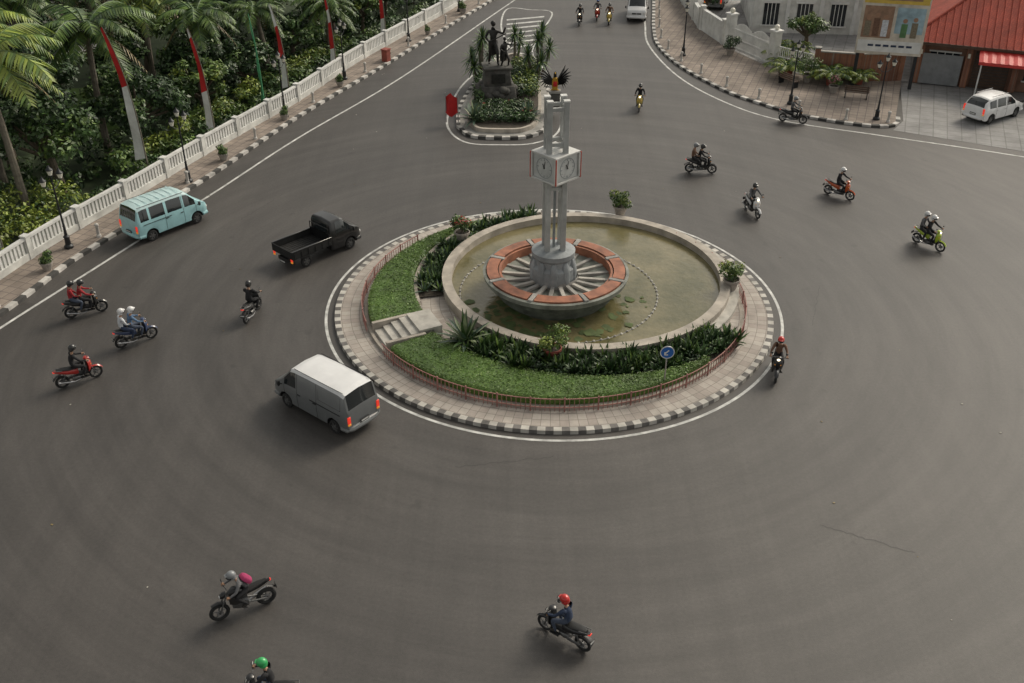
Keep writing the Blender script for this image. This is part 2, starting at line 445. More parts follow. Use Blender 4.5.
def tree(name, x, y, h, cr, seed, n=3800, mats=('leaf_dark', 'leaf_mid', 'leaf_light'), w=(5, 4, 1.5), size=0.30, flat=0.7, z0=0.0):
    r = random.Random(seed); mb = MB()
    th = h-cr*flat*1.15
    lean = Vector((r.uniform(-.4, .4), r.uniform(-.4, .4), 0))
    top = Vector((0, 0, th))+lean
    tr = 0.06+0.035*h
    mb.tube([(0, 0, -.1), (lean.x*.2, lean.y*.2, th*.35), tuple(top)], [tr*1.4, tr, tr*.7], 'bark', 9)
    blobs = []
    nb = 17
    for i in range(nb):
        a = i*2.399+r.random()*.8
        rr = cr*(0.2+0.75*math.sqrt((i+.5)/nb))*r.uniform(.7, 1.2)
        zz = th+cr*flat*(0.2+1.0*(1-min(1, rr/cr)**2)*r.uniform(.5, 1.15)+r.uniform(-.35, .25))
        c = (lean.x+math.cos(a)*rr, lean.y+math.sin(a)*rr, zz)
        s = cr*r.uniform(.2, .42)
        blobs.append((c, (s*r.uniform(.8, 1.25), s*r.uniform(.8, 1.25), s*r.uniform(.55, .85))))
        mb.tube([tuple(top*.75), tuple(top*.35+Vector(c)*.65+Vector((0, 0, -.25))), c], [tr*.5, tr*.3, tr*.1], 'bark', 5)
    leaves(mb, blobs, n, size, mats, seed, weights=w)
    return mb.build(name, (x, y, z0), r.random()*6, smooth=0)

def frond(mb, base, az, length, rise, droop, mats, r, leaflets=22, wid=0.55):
    pts = []
    n = 9
    for i in range(n+1):
        t = i/n
        d = length*t
        hx = d*math.cos(rise*(1-t)*.7)*(1-0.12*t)
        z = d*math.sin(rise)*(1-t*.55)-droop*length*t*t
        pts.append(Vector((base[0]+math.cos(az)*hx, base[1]+math.sin(az)*hx, base[2]+z)))
    mb.tube([tuple(p) for p in pts], [0.035*(1-i/(n+1))+.006 for i in range(n+1)], mats[0], 4, caps=False)
    side = Vector((-math.sin(az), math.cos(az), 0))
    for k in range(leaflets):
        t = 0.14+0.85*k/(leaflets-1)
        fi = t*n; i = min(int(fi), n-1); p = pts[i].lerp(pts[i+1], fi-i)
        tan = (pts[i+1]-pts[i]).normalized()
        L = wid*length*.45*(math.sin(math.pi*min(1, (t*.85+.12)))**.6)*r.uniform(.85, 1.1)
        for sg in (-1, 1):
            dr = (side*sg*.85+tan*.5+Vector((0, 0, -.35-.3*r.random()))).normalized()
            wv = tan*0.018*length
            q = p+dr*L
            m_ = mats[1] if r.random() < .6 else mats[0]
            mb.add([p-wv, p+wv, p+dr*L*.55+wv*.9+Vector((0, 0, .05)), q, p+dr*L*.55-wv*.9+Vector((0, 0, .05))], [(0, 1, 2, 3, 4)], m_)

def palm(name, x, y, h, L, seed, nf=20, mats=('leaf_mid', 'leaf_light'), tr=0.16):
    r = random.Random(seed); mb = MB()
    lean = (r.uniform(-.5, .5), r.uniform(-.5, .5))
    path = []; rr = []
    for i in range(15):
        t = i/14
        path.append((lean[0]*t*t, lean[1]*t*t, h*t)); rr.append(tr*(1.35-.5*t+(0.05 if i % 2 else 0)) if i else tr*1.7)
    mb.tube(path, rr, 'palm_bark', 9)
    b0 = path[-1]
    for i in range(nf):
        az = i*2.399+r.random()*.5
        t = i/nf
        frond(mb, b0, az, L*r.uniform(.75, 1.15), rad(70-75*t+r.uniform(-8, 8)), 0.25+.35*t, mats, r, 24)
    for i in range(3):
        frond(mb, b0, r.random()*6.28, L*.8, rad(-10), .75, ('leaf_dry', 'leaf_dry'), r, 14)
    return mb.build(name, (x, y, 0), 0, smooth=0)

def rosette(mb, c, n, L, w, mats, seed, up0=85, up1=5, curve=.25):
    r = random.Random(seed)
    for i in range(n):
        az = i*2.399+r.random()*.25
        el = rad(up0+(up1-up0)*(i/n)+r.uniform(-6, 6))
        l = L*r.uniform(.85, 1.1)
        d = Vector((math.cos(az), math.sin(az), 0)); s_ = Vector((-math.sin(az), math.cos(az), 0))
        pr = []
        for t, ww in ((0, .55), (.35, 1), (.7, .7), (1, .03)):
            p = Vector(c)+d*(math.cos(el)*l*t)+Vector((0, 0, math.sin(el)*l*t-curve*l*t*t*math.cos(el)))
            pr.append((p, ww*w*.5))
        vs = []
        for p, ww in pr: vs += [p-s_*ww+Vector((0, 0, .25*ww)), p, p+s_*ww+Vector((0, 0, .25*ww))]
        fs = []
        for k in range(3): fs += [(k*3, k*3+1, k*3+4, k*3+3), (k*3+1, k*3+2, k*3+5, k*3+4)]
        mb.add(vs, fs, mats[i % len(mats)])

# ------------------------------------------------------------------ world, light, camera
w = bpy.data.worlds.new('World'); scene.world = w; w.use_nodes = True
nt = w.node_tree; bg = nt.nodes['Background']
sky = nt.nodes.new('ShaderNodeTexSky'); sky.sky_type = 'NISHITA'; sky.sun_disc = False
SUN_EL, SUN_AZ = rad(40), rad(48)
sky.sun_elevation = SUN_EL; sky.sun_rotation = SUN_AZ
sky.air_density = 1.0; sky.dust_density = 4.0; sky.ozone_density = 0.6
hs = nt.nodes.new('ShaderNodeHueSaturation'); hs.inputs['Saturation'].default_value = 0.15
nt.links.new(sky.outputs[0], hs.inputs['Color'])
nt.links.new(mixc(nt, 1.0, hs.outputs[0], (1.0, 0.975, 0.90), 'MULTIPLY'), bg.inputs['Color'])
bg.inputs['Strength'].default_value = 0.15
sl = bpy.data.lights.new('sun', 'SUN'); sl.energy = 1.4; sl.angle = rad(20); sl.color = (1.0, 0.87, 0.68)
so = bpy.data.objects.new('sun', sl); COL.objects.link(so)
sd = Vector((math.sin(SUN_AZ)*math.cos(SUN_EL), math.cos(SUN_AZ)*math.cos(SUN_EL), math.sin(SUN_EL)))
so.rotation_euler = sd.to_track_quat('Z', 'Y').to_euler(); so.location = (30, 60, 60)

cd = bpy.data.cameras.new('camera'); cam = bpy.data.objects.new('camera', cd); COL.objects.link(cam)
cd.sensor_width = 36; cd.lens = 35.16; cd.clip_end = 5000; cd.clip_start = 0.1
cam.location = (0, 0, 22); cam.rotation_euler = (rad(58), 0, 0)
scene.camera = cam
scene.view_settings.view_transform = 'Standard'; scene.view_settings.look = 'None'; scene.view_settings.exposure = 0

# ------------------------------------------------------------------ ground, road
C = Vector((1.8, 38.4)); PC = Vector((3.3, 39.9))
mb = MB(); mb.poly([(-2000, -2000), (2000, -2000), (2000, 2000), (-2000, 2000)], -0.03, 'ground_soil'); mb.build('ground', smooth=0)
mb = MB(); mb.poly([(-90, -60), (90, -60), (90, 140), (-90, 140)], 0, 'asphalt')
mb.v = [(v[0]-C.x, v[1]-C.y, v[2]) for v in mb.v]; mb.build('asphalt_road', (C.x, C.y, 0), smooth=0)

kL = [(-29.5, 5), (-27.6, 15), (-25.6, 25), (-23.6, 32), (-22.1, 37.1), (-21.4, 39.8), (-20.8, 42.3), (-19.4, 46.1), (-16.8, 53), (-13.7, 62.5), (-9.7, 72.8), (-5.9, 82.9), (-2.0, 93.1), (2, 104), (6, 116)]
lL = [(-29.0, 5), (-27.1, 15), (-25.0, 25), (-23.1, 32), (-21.7, 36.3), (-19.5, 42), (-16.2, 50.6), (-13.1, 59), (-8, 70.9), (-1.3, 89.8), (3, 102)]
wL = [(-31.5, 5), (-29.6, 15), (-27.6, 25), (-25.4, 33), (-23.5, 40.4), (-22.3, 44.4), (-20.4, 49.3), (-18.3, 55.2), (-16, 61.2), (-14.3, 65.6), (-11.4, 74.8), (-6.2, 88.1), (-4.3, 93.5), (-1, 103)]
kpath = smooth_path(kL, 0.6); wpath = smooth_path(wL, 0.5); lpath = smooth_path(lL, 0.6)
mb = MB(); kerb(mb, kpath, 0, 0.28, 0.15); mb.build('street_kerb', smooth=0)
mb = MB(); ribbon(mb, kpath, 0.27, 3.1, 0.135, 'sidewalk_paving'); mb.build('sidewalk', smooth=0)
mb = MB(); ribbon(mb, lpath, -0.07, 0.07, 0.004, 'white_line')
lR = smooth_path([(12.6, 104), (12.0, 94.2), (11.2, 85.5), (10.8, 79.4), (11.9, 71.6), (14.1, 66), (17.2, 62.1), (23, 59.2), (30.2, 55.7), (40, 50), (52, 42)], .6)
ribbon(mb, lR, -0.07, 0.07, 0.004, 'white_line')
mb.rev([(9.84, .004), (9.96, .004)], 'white_line', n=160, c=(C.x, C.y, 0))
isl_out = smooth_path([(-0.2, 78.5), (-3.3, 70), (-4.1, 64), (-4.0, 60.5), (-2.8, 58.1), (-.7, 57.7), (1.4, 58), (2.9, 60), (3.3, 65), (2.8, 71), (1.6, 77), (2.4, 83), (3.5, 89.6), (1.6, 90.6), (-.4, 90.9), (-.9, 85), (-.2, 78.5)], .4)
ribbon(mb, isl_out, -0.07, 0.07, 0.004, 'white_line')
for i in range(7):
    y = 78.2+i*1.45; x0 = -0.45; x1 = 1.5+(y-77)*.13
    mb.add([(x0, y, .004), (x1, y+1.1, .004), (x1, y+1.5, .004), (x0, y+.4, .004)], [(0, 1, 2, 3)], 'white_line')
mb.build('road_marking', smooth=0)
mb = MB()
cr_ = random.Random(3); pts = []
for i in range(26):
    t = i/25; pts.append(Vector((9.9+2.6*t+cr_.uniform(-.04, .04), 24.1-1.3*t+cr_.uniform(-.05, .05))))
ribbon(mb, pts, -.014, .012, .004, 'crack_tar'); 
for (x0, y0, dx, dy, n) in ((-2, 27, 3.5, .6, 20), (14, 40, -1.2, -3.5, 20), (5, 53, 4, .5, 22), (-14, 47, 1.6, 3.4, 18)):
    pts = [Vector((x0+dx*i/n+cr_.uniform(-.05, .05), y0+dy*i/n+cr_.uniform(-.05, .05))) for i in range(n+1)]
    ribbon(mb, pts, -.008, .008, .0042, 'crack_tar')
mb.build('road_crack', smooth=0)
mb = MB()
for i in range(60):
    x, y = cr_.uniform(-20, 22), cr_.uniform(20, 80)
    if (x-1.8)**2+(y-38.4)**2 < 105: continue
    a = cr_.random()*3; s_ = cr_.uniform(.03, .08)
    mb.box((x, y, .012), (s_, s_*.7, .012), 'litter_paper' if i % 3 == 0 else 'leaf_dry', a)
mb.build('road_litter', smooth=0)

# right sidewalk
kR = [(13.4, 104), (12.8, 94.2), (11.6, 84), (11.4, 78.8), (12.4, 73.3), (14.7, 67.7), (16.6, 65), (18.7, 62.7), (21.5, 61.1), (23.6, 60.6), (24.6, 61.2), (25.0, 62.3)]
kRp = smooth_path(kR, 0.55)
mb = MB(); kerb(mb, kRp, 0, 0.28, 0.15); mb.build('street_kerb', smooth=0)
front = [(27.6, 69.9), (25.5, 69.6), (21.5, 70.6), (18.6, 73.8), (17.0, 77.5), (15.4, 84), (15.2, 96), (15.6, 104)]
ins = offset(kRp, 0.27)
mb = MB(); mb.poly([tuple(p) for p in ins]+front, 0.135, 'sidewalk_paving'); mb.build('sidewalk', smooth=0)
mb = MB(); mb.poly([(25.1, 61.9), (23.9, 60.2), (30.5, 56.6), (40.3, 51), (60, 38), (75, 55), (60, 66), (40, 75), (27.7, 70.5)], 0.009, 'parking_paving')
mb.build('parking_area', smooth=0)
mb = MB(); mb.poly([(27.6, 69.9), (60, 67), (60, 112), (15.6, 104), (15.2, 96), (15.4, 84), (17, 77.5), (18.6, 73.8), (21.5, 70.6), (25.5, 69.6)], 0.06, 'parking_paving')
mb.build('courtyard_pavement', smooth=0)
mb = MB(); wo = offset(wpath, .35)
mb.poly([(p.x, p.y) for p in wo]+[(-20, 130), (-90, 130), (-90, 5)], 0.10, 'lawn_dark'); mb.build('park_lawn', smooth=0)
mb = MB(); mb.poly([(-60, 78), (-36, 73), (-31, 80), (-33, 88), (-60, 90)], 0.108, 'parking_paving'); mb.build('driveway', smooth=0)
mb = MB(); mb.poly([(-30, 60), (-25.5, 58), (-23.5, 64), (-25, 70), (-31, 68)], 0.106, 'lawn'); mb.build('grass_patch', smooth=0)

# left boundary wall
mb = MB()
A = wpath; n = len(A)
for i in range(n-1):
    a, b_ = A[i], A[i+1]; d = b_-a; ang = math.atan2(d.y, d.x); L = d.length; mid_ = (a+b_)/2
    mb.box((mid_.x, mid_.y, .13+.17), (L+.001, .22, .34), 'white_wall', ang)
    mb.box((mid_.x, mid_.y, 1.18), (L+.001, .20, .12), 'white_paint', ang)
    for k in (.25, .75):
        p = a.lerp(b_, k); mb.box((p.x, p.y, .795), (.14, .10, .65), 'white_paint', ang)
    if i % 7 == 0: mb.box((a.x, a.y, .71), (.30, .30, 1.16), 'white_wall', ang); mb.box((a.x, a.y, 1.31), (.36, .36, .06), 'white_paint', ang)
mb.build('boundary_wall', smooth=0)

# ------------------------------------------------------------------ roundabout
NK = 200
mb = MB()
for i in range(NK):
    a0 = 2*math.pi*i/NK; a1 = 2*math.pi*(i+1)/NK
    mb.rev([(9.54, 0), (9.52, .15), (9.28, .15), (9.26, .05)], 'ring_kerb_light' if i % 2 else 'ring_kerb_dark', n=1, a0=a0, a1=a1)
mb.build('roundabout_kerb', (C.x, C.y, 0), smooth=0)
mb = MB()
mb.rev([(9.28, .135), (8.22, .135)], 'ring_paving', n=120)
mb.rev([(8.22, .135), (8.22, .26), (8.10, .26)], 'stone_coping', n=120)
mb.rev([(8.10, .255), (.01, .255)], 'ring_paving', n=120)
mb.build('roundabout_pavement', (C.x, C.y, 0), smooth=0)

# low railing
STA = 206
mb = MB()
nf = 210
for i in range(nf+1):
    a = rad(140)+rad(262)*i/nf
    x, y = 8.32*math.cos(a), 8.32*math.sin(a)
    big_ = i % 7 == 0
    if rad(STA-6.5) < a < rad(STA+6.5): continue
    mb.box((x, y, .135+(.31 if big_ else .27)), (.05 if big_ else .022, .05 if big_ else .022, .62 if big_ else .50), 'fence_red', a)
for (a0, a1) in ((140, STA-6.5), (STA+6.5, 402)):
    for zz in (.30, .68):
        mb.rev([(8.305, zz), (8.335, zz), (8.335, zz+.03), (8.305, zz+.03), (8.305, zz)], 'fence_red', n=90, a0=rad(a0), a1=rad(a1))
mb.build('low_railing', (C.x, C.y, 0), smooth=0)

def crescent(a0, a1, name, seed, rin):
    g = np.random.default_rng(seed)
    mb = MB(); n = 70; vi = []; vo = []
    for i in range(n+1):
        a = rad(a0+(a1-a0)*i/n)
        d = Vector((math.cos(a), math.sin(a)))
        po = C+d*8.04
        oc = C-PC; bb = oc.dot(d); cc = oc.length_squared-rin**2
        t = -bb+math.sqrt(bb*bb-cc)
        t = min(t, 7.80)
        vi.append(C+d*t); vo.append(po)
    H_ = .62
    vs = []
    for pi, po in zip(vi, vo):
        dd = (po-pi); m1 = pi+dd*.06; m2 = po-dd*.06
        vs += [(pi.x, pi.y, .25), (pi.x, pi.y, H_-.10), (m1.x, m1.y, H_-.03), (m2.x, m2.y, H_-.03), (po.x, po.y, H_-.10), (po.x, po.y, .25)]
    fs = [(i*6+k, i*6+k+1, (i+1)*6+k+1, (i+1)*6+k) for i in range(n) for k in range(5)]
    fs += [tuple(range(6)), tuple(range(n*6, n*6+6))]
    mb.add(vs, fs, 'leaf_hedge')
    N = 19000
    idx = g.integers(0, n, N); tt = g.random(N); side = g.random(N)
    for k in range(N):
        i = idx[k]; pi = vi[i].lerp(vi[i+1], tt[k]); po = vo[i].lerp(vo[i+1], tt[k])
        s_ = side[k]
        if s_ < .78: p = pi.lerp(po, g.random()); z = H_-.01+g.normal()*.02
        else: p = po if s_ < .9 else pi; z = .28+.32*g.random()
        q = g.normal(size=3)*.028; r_ = g.normal(size=3)*.028
        p3 = Vector((p.x, p.y, z))
        mb.add([p3+Vector((q[0], q[1], q[2]*.5)), p3+Vector((r_[0], r_[1], r_[2]*.5)), p3-Vector((q[0], q[1], -.01))], [(0, 1, 2)], 'leaf_hedge' if g.random() < .6 else 'leaf_hedge_light')
    mb.build(name, smooth=0)
crescent(112, STA-7.5, 'clipped_hedge', 1, 7.75)
crescent(STA+8, 318, 'clipped_hedge', 2, 8.1)

# steps
mb = MB()
ax = rad(STA)
for i in range(5):
    r0 = 8.0-i*.36
    M = Matrix.Rotation(ax, 4, 'Z')
    mb.box((r0-.5, 0, .25+.05*(i+1)), (1.0, 1.5, .10*(i+1)), 'concrete_light', 0, M)
for sg in (-1, 1):
    mb.box((7.2, sg*.86, .45), (1.7, .16, .4), 'stone_coping', 0, Matrix.Rotation(ax, 4, 'Z'))
mb.build('garden_steps', (C.x, C.y, 0), smooth=0)

mb = MB()
mb.rev([(7.72, .25), (7.72, .44), (7.56, .44), (7.56, .33)], 'stone_coping', n=80, a0=rad(118), a1=rad(196))
mb.rev([(7.56, .33), (6.45, .36)], 'soil', n=80, a0=rad(104), a1=rad(192))
mb.rev([(8.1, .30), (6.45, .36)], 'soil', n=80, a0=rad(222), a1=rad(318))
mb.build('garden_bed', (PC.x, PC.y, 0), smooth=0)
mb = MB()
mb.rev([(6.45, .255), (6.45, .74), (6.02, .74), (6.0, .2)], ['stone_coping', 'stone_coping', 'stone_coping'], n=128)
mb.rev([(6.85, .25), (6.85, .46), (6.45, .46)], 'concrete_light', n=90, a0=rad(-42), a1=rad(98))
mb.build('pool_wall', (PC.x, PC.y, 0), smooth=30)
mb = MB(); mb.rev([(6.01, .42), (.01, .42)], 'pool_water', n=96); mb.build('pool_water', (PC.x, PC.y, 0), smooth=0)
mb = MB()
for i in range(84):
    a = 2*math.pi*i/84
    if math.hypot(2.05+4.35*math.cos(a)-PC.x, 38.7+4.35*math.sin(a)-PC.y) > 5.95: continue
    mb.sphere((4.35*math.cos(a), 4.35*math.sin(a), .43), (.065, .065, .06), 'pebble' if i % 2 else 'concrete', 6, 4)
mb.torus((0, 0, .41), 4.35, .03, 'concrete', n=90, k=5, axis='Z')
mb.build('fountain_nozzle_ring', (2.05, 38.7, 0))
mb = MB(); g = random.Random(5)
for k in range(80):
    a = g.uniform(3.3, 6.2); r_ = g.uniform(2.4, 4.2); c0 = (r_*math.cos(a), r_*math.sin(a)); s_ = g.uniform(.05, .32)
    pts = [(c0[0]+s_*g.uniform(.5, 1.2)*math.cos(q*.7), c0[1]+s_*g.uniform(.5, 1.2)*math.sin(q*.7)) for q in range(9)]
    mb.poly(pts, .4235+k*.0004, 'algae')
mb.build('pond_algae', (1.9, 38.6, 0), smooth=0)

# fountain bowl
mb = MB()
prof = [(2.30, .2), (2.30, .60), (2.55, .68), (2.55, .88), (2.80, 1.03), (2.80, 1.20), (3.12, 1.40), (3.17, 1.62), (3.05, 1.65)]
mb.rev(prof, ['stone_green', 'stone_green', 'stone_green', 'stone_band', 'stone_green', 'stone_green', 'stone_band', 'stone_band'], n=64)
mb.rev([(3.05, 1.65), (2.98, 1.57), (2.52, 1.57), (2.47, 1.65), (2.38, 1.65)], ['stone_band', 'orange_rim', 'stone_band', 'orange_rim'], n=64)
mb.rev([(2.38, 1.65), (2.36, 1.28), (1.0, 1.14), (.95, 1.4)], ['orange_rim', 'stone_band', 'concrete'], n=64)
for i in range(20):
    a = 2*math.pi*(i+.5)/20; M = Matrix.Rotation(a, 4, 'Z')
    mb.box((1.68, 0, 1.275), (1.35, .16, .12), 'concrete_light' if i % 2 else 'concrete', 0, M)
for i in range(8):
    a = 2*math.pi*(i+.5)/8; M = Matrix.Rotation(a, 4, 'Z')
    mb.box((2.75, 0, 1.64), (.66, .20, .14), 'concrete', 0, M, bev=.02)
    a0 = a+.050; a1 = a+2*math.pi/8-.050
    mb.rev([(3.0, 1.57), (3.0, 1.70), (2.52, 1.70), (2.52, 1.57)], 'orange_rim', n=8, a0=a0, a1=a1)
mb.build('fountain_bowl', (1.9, 38.5, 0), smooth=30)

# clock tower
mb = MB()
mb.rev([(.95, 1.15), (1.0, 1.5), (.97, 1.9), (.84, 2.05), (.84, 2.3), (.94, 2.42), (.94, 2.62), (.5, 2.74), (.01, 2.74)], 'tower_pedestal', n=32)
for i in range(10):
    a = math.pi*2*(i+.5)/10; M = Matrix.Rotation(a, 4, 'Z')
    mb.loft([(-.55, 0, .86, .16, .16), (-.1, 0, .9, .19, .17), (.35, 0, .84, .15, .12), (.5, 0, .82, .08, .08)], 'tower_pedestal', 10, 2.4, M @ Matrix.Translation((0, 0, 1.8)) @ Matrix.Rotation(-math.pi/2, 4, 'Y') @ Matrix.Scale(-1, 4, (0, 0, 1)))
Mt = Matrix.Rotation(rad(8), 4, 'Z'); SP_ = .335
for sx in (-1, 1):
    for sy in (-1, 1):
        mb.box((sx*SP_, sy*SP_, 5.95), (.215, .215, 6.5), 'tower_grey', 0, Mt, bev=.012)
        mb.box((sx*SP_, sy*SP_, 9.23), (.25, .25, .06), 'tower_white', 0, Mt)
for z in (5.55, 7.45, 8.9):
    for sg in (-1, 1):
        mb.box((0, sg*SP_, z), (.454, .13, .14), 'tower_grey', 0, Mt)
        mb.box((sg*SP_, 0, z), (.13, .454, .14), 'tower_grey', 0, Mt)
mb.box((0, 0, 4.6), (.10, .10, 3.8), 'tower_pedestal', 0, Mt)
Mc = Matrix.Rotation(rad(44), 4, 'Z')
S = 1.36; Z = 6.50; HC = 1.06
mb.box((0, 0, Z), (S-.1, S-.1, HC), 'tower_grey', 0, Mc)
for z in (Z-HC/2-.02, Z+HC/2+.02):
    mb.box((0, 0, z), (S+.06, S+.06, .08), 'tower_white', 0, Mc, bev=.01)
for sx in (-1, 1):
    for sy in (-1, 1):
        mb.box((sx*S/2, sy*S/2, Z), (.10, .10, HC-.05), 'tower_white', 0, Mc)
        mb.box((sx*(S/2+.045), sy*(S/2+.045), Z), (.04, .04, HC+.05), 'red_trim', 0, Mc)
for k in range(4):
    Mk = Mc @ Matrix.Rotation(k*math.pi/2, 4, 'Z') @ Matrix.Translation((S/2-.05, 0, Z)) @ Matrix.Rotation(math.pi/2, 4, 'Y')
    mb.box((0, 0, .012), (HC-.08, 1.18, .03), 'clock_face', 0, Mk)
    mb.rev([(.43, .028), (.43, .04), (.41, .04), (.41, .028)], 'tower_pedestal', n=36, M=Mk)
    for h in range(12):
        a = h*math.pi/6; rr = .35
        mb.box((rr*math.cos(a), rr*math.sin(a), .034), (.08 if h % 3 == 0 else .05, .028 if h % 3 == 0 else .016, .01), 'tower_pedestal', a, Mk)
    for a, L, wd in ((rad(205), .19, .035), (rad(170), .30, .024)):
        mb.box((L/2*math.cos(a), L/2*math.sin(a), .045), (L, wd, .012), 'clock_black', a, Mk)
    mb.rev([(.035, .03), (.035, .06), (.001, .06)], 'clock_black', n=12, M=Mk)
mb.build('clock_tower', (1.78, 38.5, 0), smooth=30)

def potted(name, x, y, z, r, seed, mats, pot='pot_clay', h=.5, fr=.5):
    mb = MB()
    mb.rev([(.01, 0), (r*.6, 0), (r*.85, h*.8), (r, h*.82), (r, h), (r*.88, h), (r*.85, h*.88), (.01, h*.88)], [pot]*6+['soil'], n=16)
    mb.tube([(0, 0, h*.8), (.02, .02, h+fr*.7)], [.03, .02], 'bark', 5)
    g = random.Random(seed)
    bl = [((g.uniform(-.6, .6)*fr, g.uniform(-.6, .6)*fr, h+fr*g.uniform(.3, 1.1)), (fr*.45, fr*.45, fr*.36)) for _ in range(9)]
    leaves(mb, bl, 900, .13, mats, seed)
    mb.build(name, (x, y, z), 0, smooth=0)
potted('potted_plant', 5.5, 46.6, .5, .38, 1, ('leaf_mid', 'leaf_light', 'leaf_yellow'), fr=.62)
potted('potted_plant', 9.7, 38.9, .46, .38, 2, ('leaf_mid', 'leaf_light', 'leaf_yellow'), fr=.62)
potted('potted_plant', -2.4, 43.6, .5, .38, 3, ('leaf_dark', 'leaf_mid', 'leaf_light', 'petal_red'), fr=.6)
potted('potted_plant', 1.6, 33.4, .36, .38, 4, ('leaf_light', 'leaf_light', 'leaf_yellow'), 'pot_red', fr=.7)

def rosette_plant(name, x, y, z, n, L, wd, mats, seed, **k):
    mb = MB(); rosette(mb, (0, 0, 0), n, L, wd, mats, seed, **k); mb.build(name, (x, y, z), 0, smooth=0)
rosette_plant('agave_plant', -1.9, 34.5, .4, 44, 1.5, .19, ('leaf_blue', 'leaf_mid', 'leaf_blue_edge'), 5)
mb = MB(); g = random.Random(11)
for k in range(190):
    a = rad(g.uniform(226, 318)); r_ = g.uniform(6.55, 7.95)
    x, y = PC.x+r_*math.cos(a), PC.y+r_*math.sin(a)
    rosette(mb, (x, y, .34), 13, g.uniform(.42, .8), .12, (('leaf_dark', 'leaf_mid') if g.random() < .7 else ('leaf_mid', 'leaf_light')), k, up0=80, up1=25)
leaves(mb, [((PC.x+rr*math.cos(rad(a)), PC.y+rr*math.sin(rad(a)), .5), (.4, .4, .24)) for a in range(224, 318, 4) for rr in (6.9, 7.6)], 4200, .16, ('leaf_dark', 'leaf_mid', 'leaf_light'), 4, weights=(5, 4, 1))
mb.build('border_plants', smooth=0)
mb = MB()
for k in range(110):
    a = rad(g.uniform(108, 190)); r_ = g.uniform(6.55, 7.45)
    x, y = PC.x+r_*math.cos(a), PC.y+r_*math.sin(a)
    rosette(mb, (x, y, .36), 13, g.uniform(.4, .78), .10, (('leaf_dark', 'leaf_mid') if g.random() < .6 else ('leaf_blue', 'leaf_light')), k, up0=80, up1=25)
leaves(mb, [((PC.x+7.0*math.cos(rad(a)), PC.y+7.0*math.sin(rad(a)), .48), (.4, .4, .22)) for a in range(110, 190, 5)], 2600, .14, ('leaf_dark', 'leaf_mid', 'leaf_light'), 5)
mb.build('border_plants', smooth=0)

# round blue sign
mb = MB()
mb.tube([(0, 0, 0), (0, 0, 1.75)], .03, 'steel', 8)
Ms = Matrix.Translation((0, -.045, 1.62)) @ Matrix.Rotation(math.pi/2, 4, 'X')
mb.rev([(.001, .02), (.24, .02), (.27, .02), (.27, -.01), (.001, -.01)], ['sign_blue', 'white_paint', 'steel', 'steel'], n=28, M=Ms)
mb.box((-.02, .02, .026), (.22, .05, .006), 'white_paint', rad(225), Ms)
mb.box((-.09, -.05, .027), (.14, .045, .006), 'white_paint', rad(270), Ms)
mb.box((-.04, -.1, .028), (.14, .045, .006), 'white_paint', rad(0), Ms)
mb.build('traffic_sign', (5.8, 31.5, .25), 0)

# ------------------------------------------------------------------ figures
def skin_figure(V, E, sub=1):
    names = list(V); idx = {k: i for i, k in enumerate(names)}
    me = bpy.data.meshes.new('tmp')
    me.from_pydata([V[k][0] for k in names], [(idx[a], idx[b]) for a, b, _ in E], [])
    ob = bpy.data.objects.new('tmp', me); COL.objects.link(ob)
    sk = ob.modifiers.new('s', 'SKIN'); sk.use_smooth_shade = True
    sk.branch_smoothing = 0.6
    for i, k in enumerate(names):
        sv = me.skin_vertices[0].data[i]; sv.radius = (V[k][1], V[k][1]); sv.use_root = (i == 0)
    ss = ob.modifiers.new('u', 'SUBSURF'); ss.levels = sub; ss.render_levels = sub
    dg = bpy.context.evaluated_depsgraph_get()
    em = bpy.data.meshes.new_from_object(ob.evaluated_get(dg))
    vs = [tuple(v.co) for v in em.vertices]; fs = [tuple(p.vertices) for p in em.polygons]
    segs = [(Vector(V[a][0]), Vector(V[b][0]), l) for a, b, l in E]
    ms = []
    for p in em.polygons:
        c = p.center; best = 1e9; bl = None
        for a, b_, l in segs:
            d = b_-a; t = max(0, min(1, (c-a).dot(d)/d.length_squared)); q = (a+d*t-c).length
            if q < best: best = q; bl = l
        ms.append(bl)
    bpy.data.objects.remove(ob); bpy.data.meshes.remove(me); bpy.data.meshes.remove(em)
    mb = MB(); mb.add(vs, fs, ms); return mb

def head(mb, c, tilt=0.0, helmet=True):
    M = Matrix.Translation(c) @ Matrix.Rotation(tilt, 4, 'Y')
    mb.sphere((0, 0, 0), (.098, .078, .12), 'skin', 14, 10, M)
    mb.loft([(.085, 0, -.005, .012, .03), (.115, 0, -.02, .014, .014)], 'skin', 8, 2, M)
    mb.box((.092, 0, -.055), (.012, .045, .01), 'lip', 0, M)
    for sg in (-1, 1):
        mb.sphere((.086, sg*.033, .012), .012, 'eye', 8, 5, M)
        mb.loft([(-.01, sg*.082, -.01, .01, .03), (.02, sg*.082, -.01, .01, .028)], 'skin', 8, 2, M)
    if helmet:
        Mh = M @ Matrix.Translation((-.012, 0, .03))
        mb.sphere((0, 0, 0), (.145, .128, .135), 'helmet', 18, 8, Mh, z0=-.12)
        mb.loft([(-.125, 0, -.05, .07, .07), (-.08, 0, -.07, .115, .085), (-.01, 0, -.07, .122, .08), (.03, 0, -.06, .122, .06)], 'helmet', 14, 2.4, Mh)
        mb.sphere((.012, 0, -.02), (.148, .122, .10), 'visor', 16, 6, Mh @ Matrix.Rotation(rad(8), 4, 'Y'), z0=-.35, z1=.55)
        mb.loft([(.10, 0, .055, .085, .012), (.17, 0, .045, .06, .006)], 'helmet', 10, 2.4, Mh)
    else:
        mb.sphere((-.012, 0, .03), (.108, .09, .115), 'hair', 14, 6, M, z0=-.2)

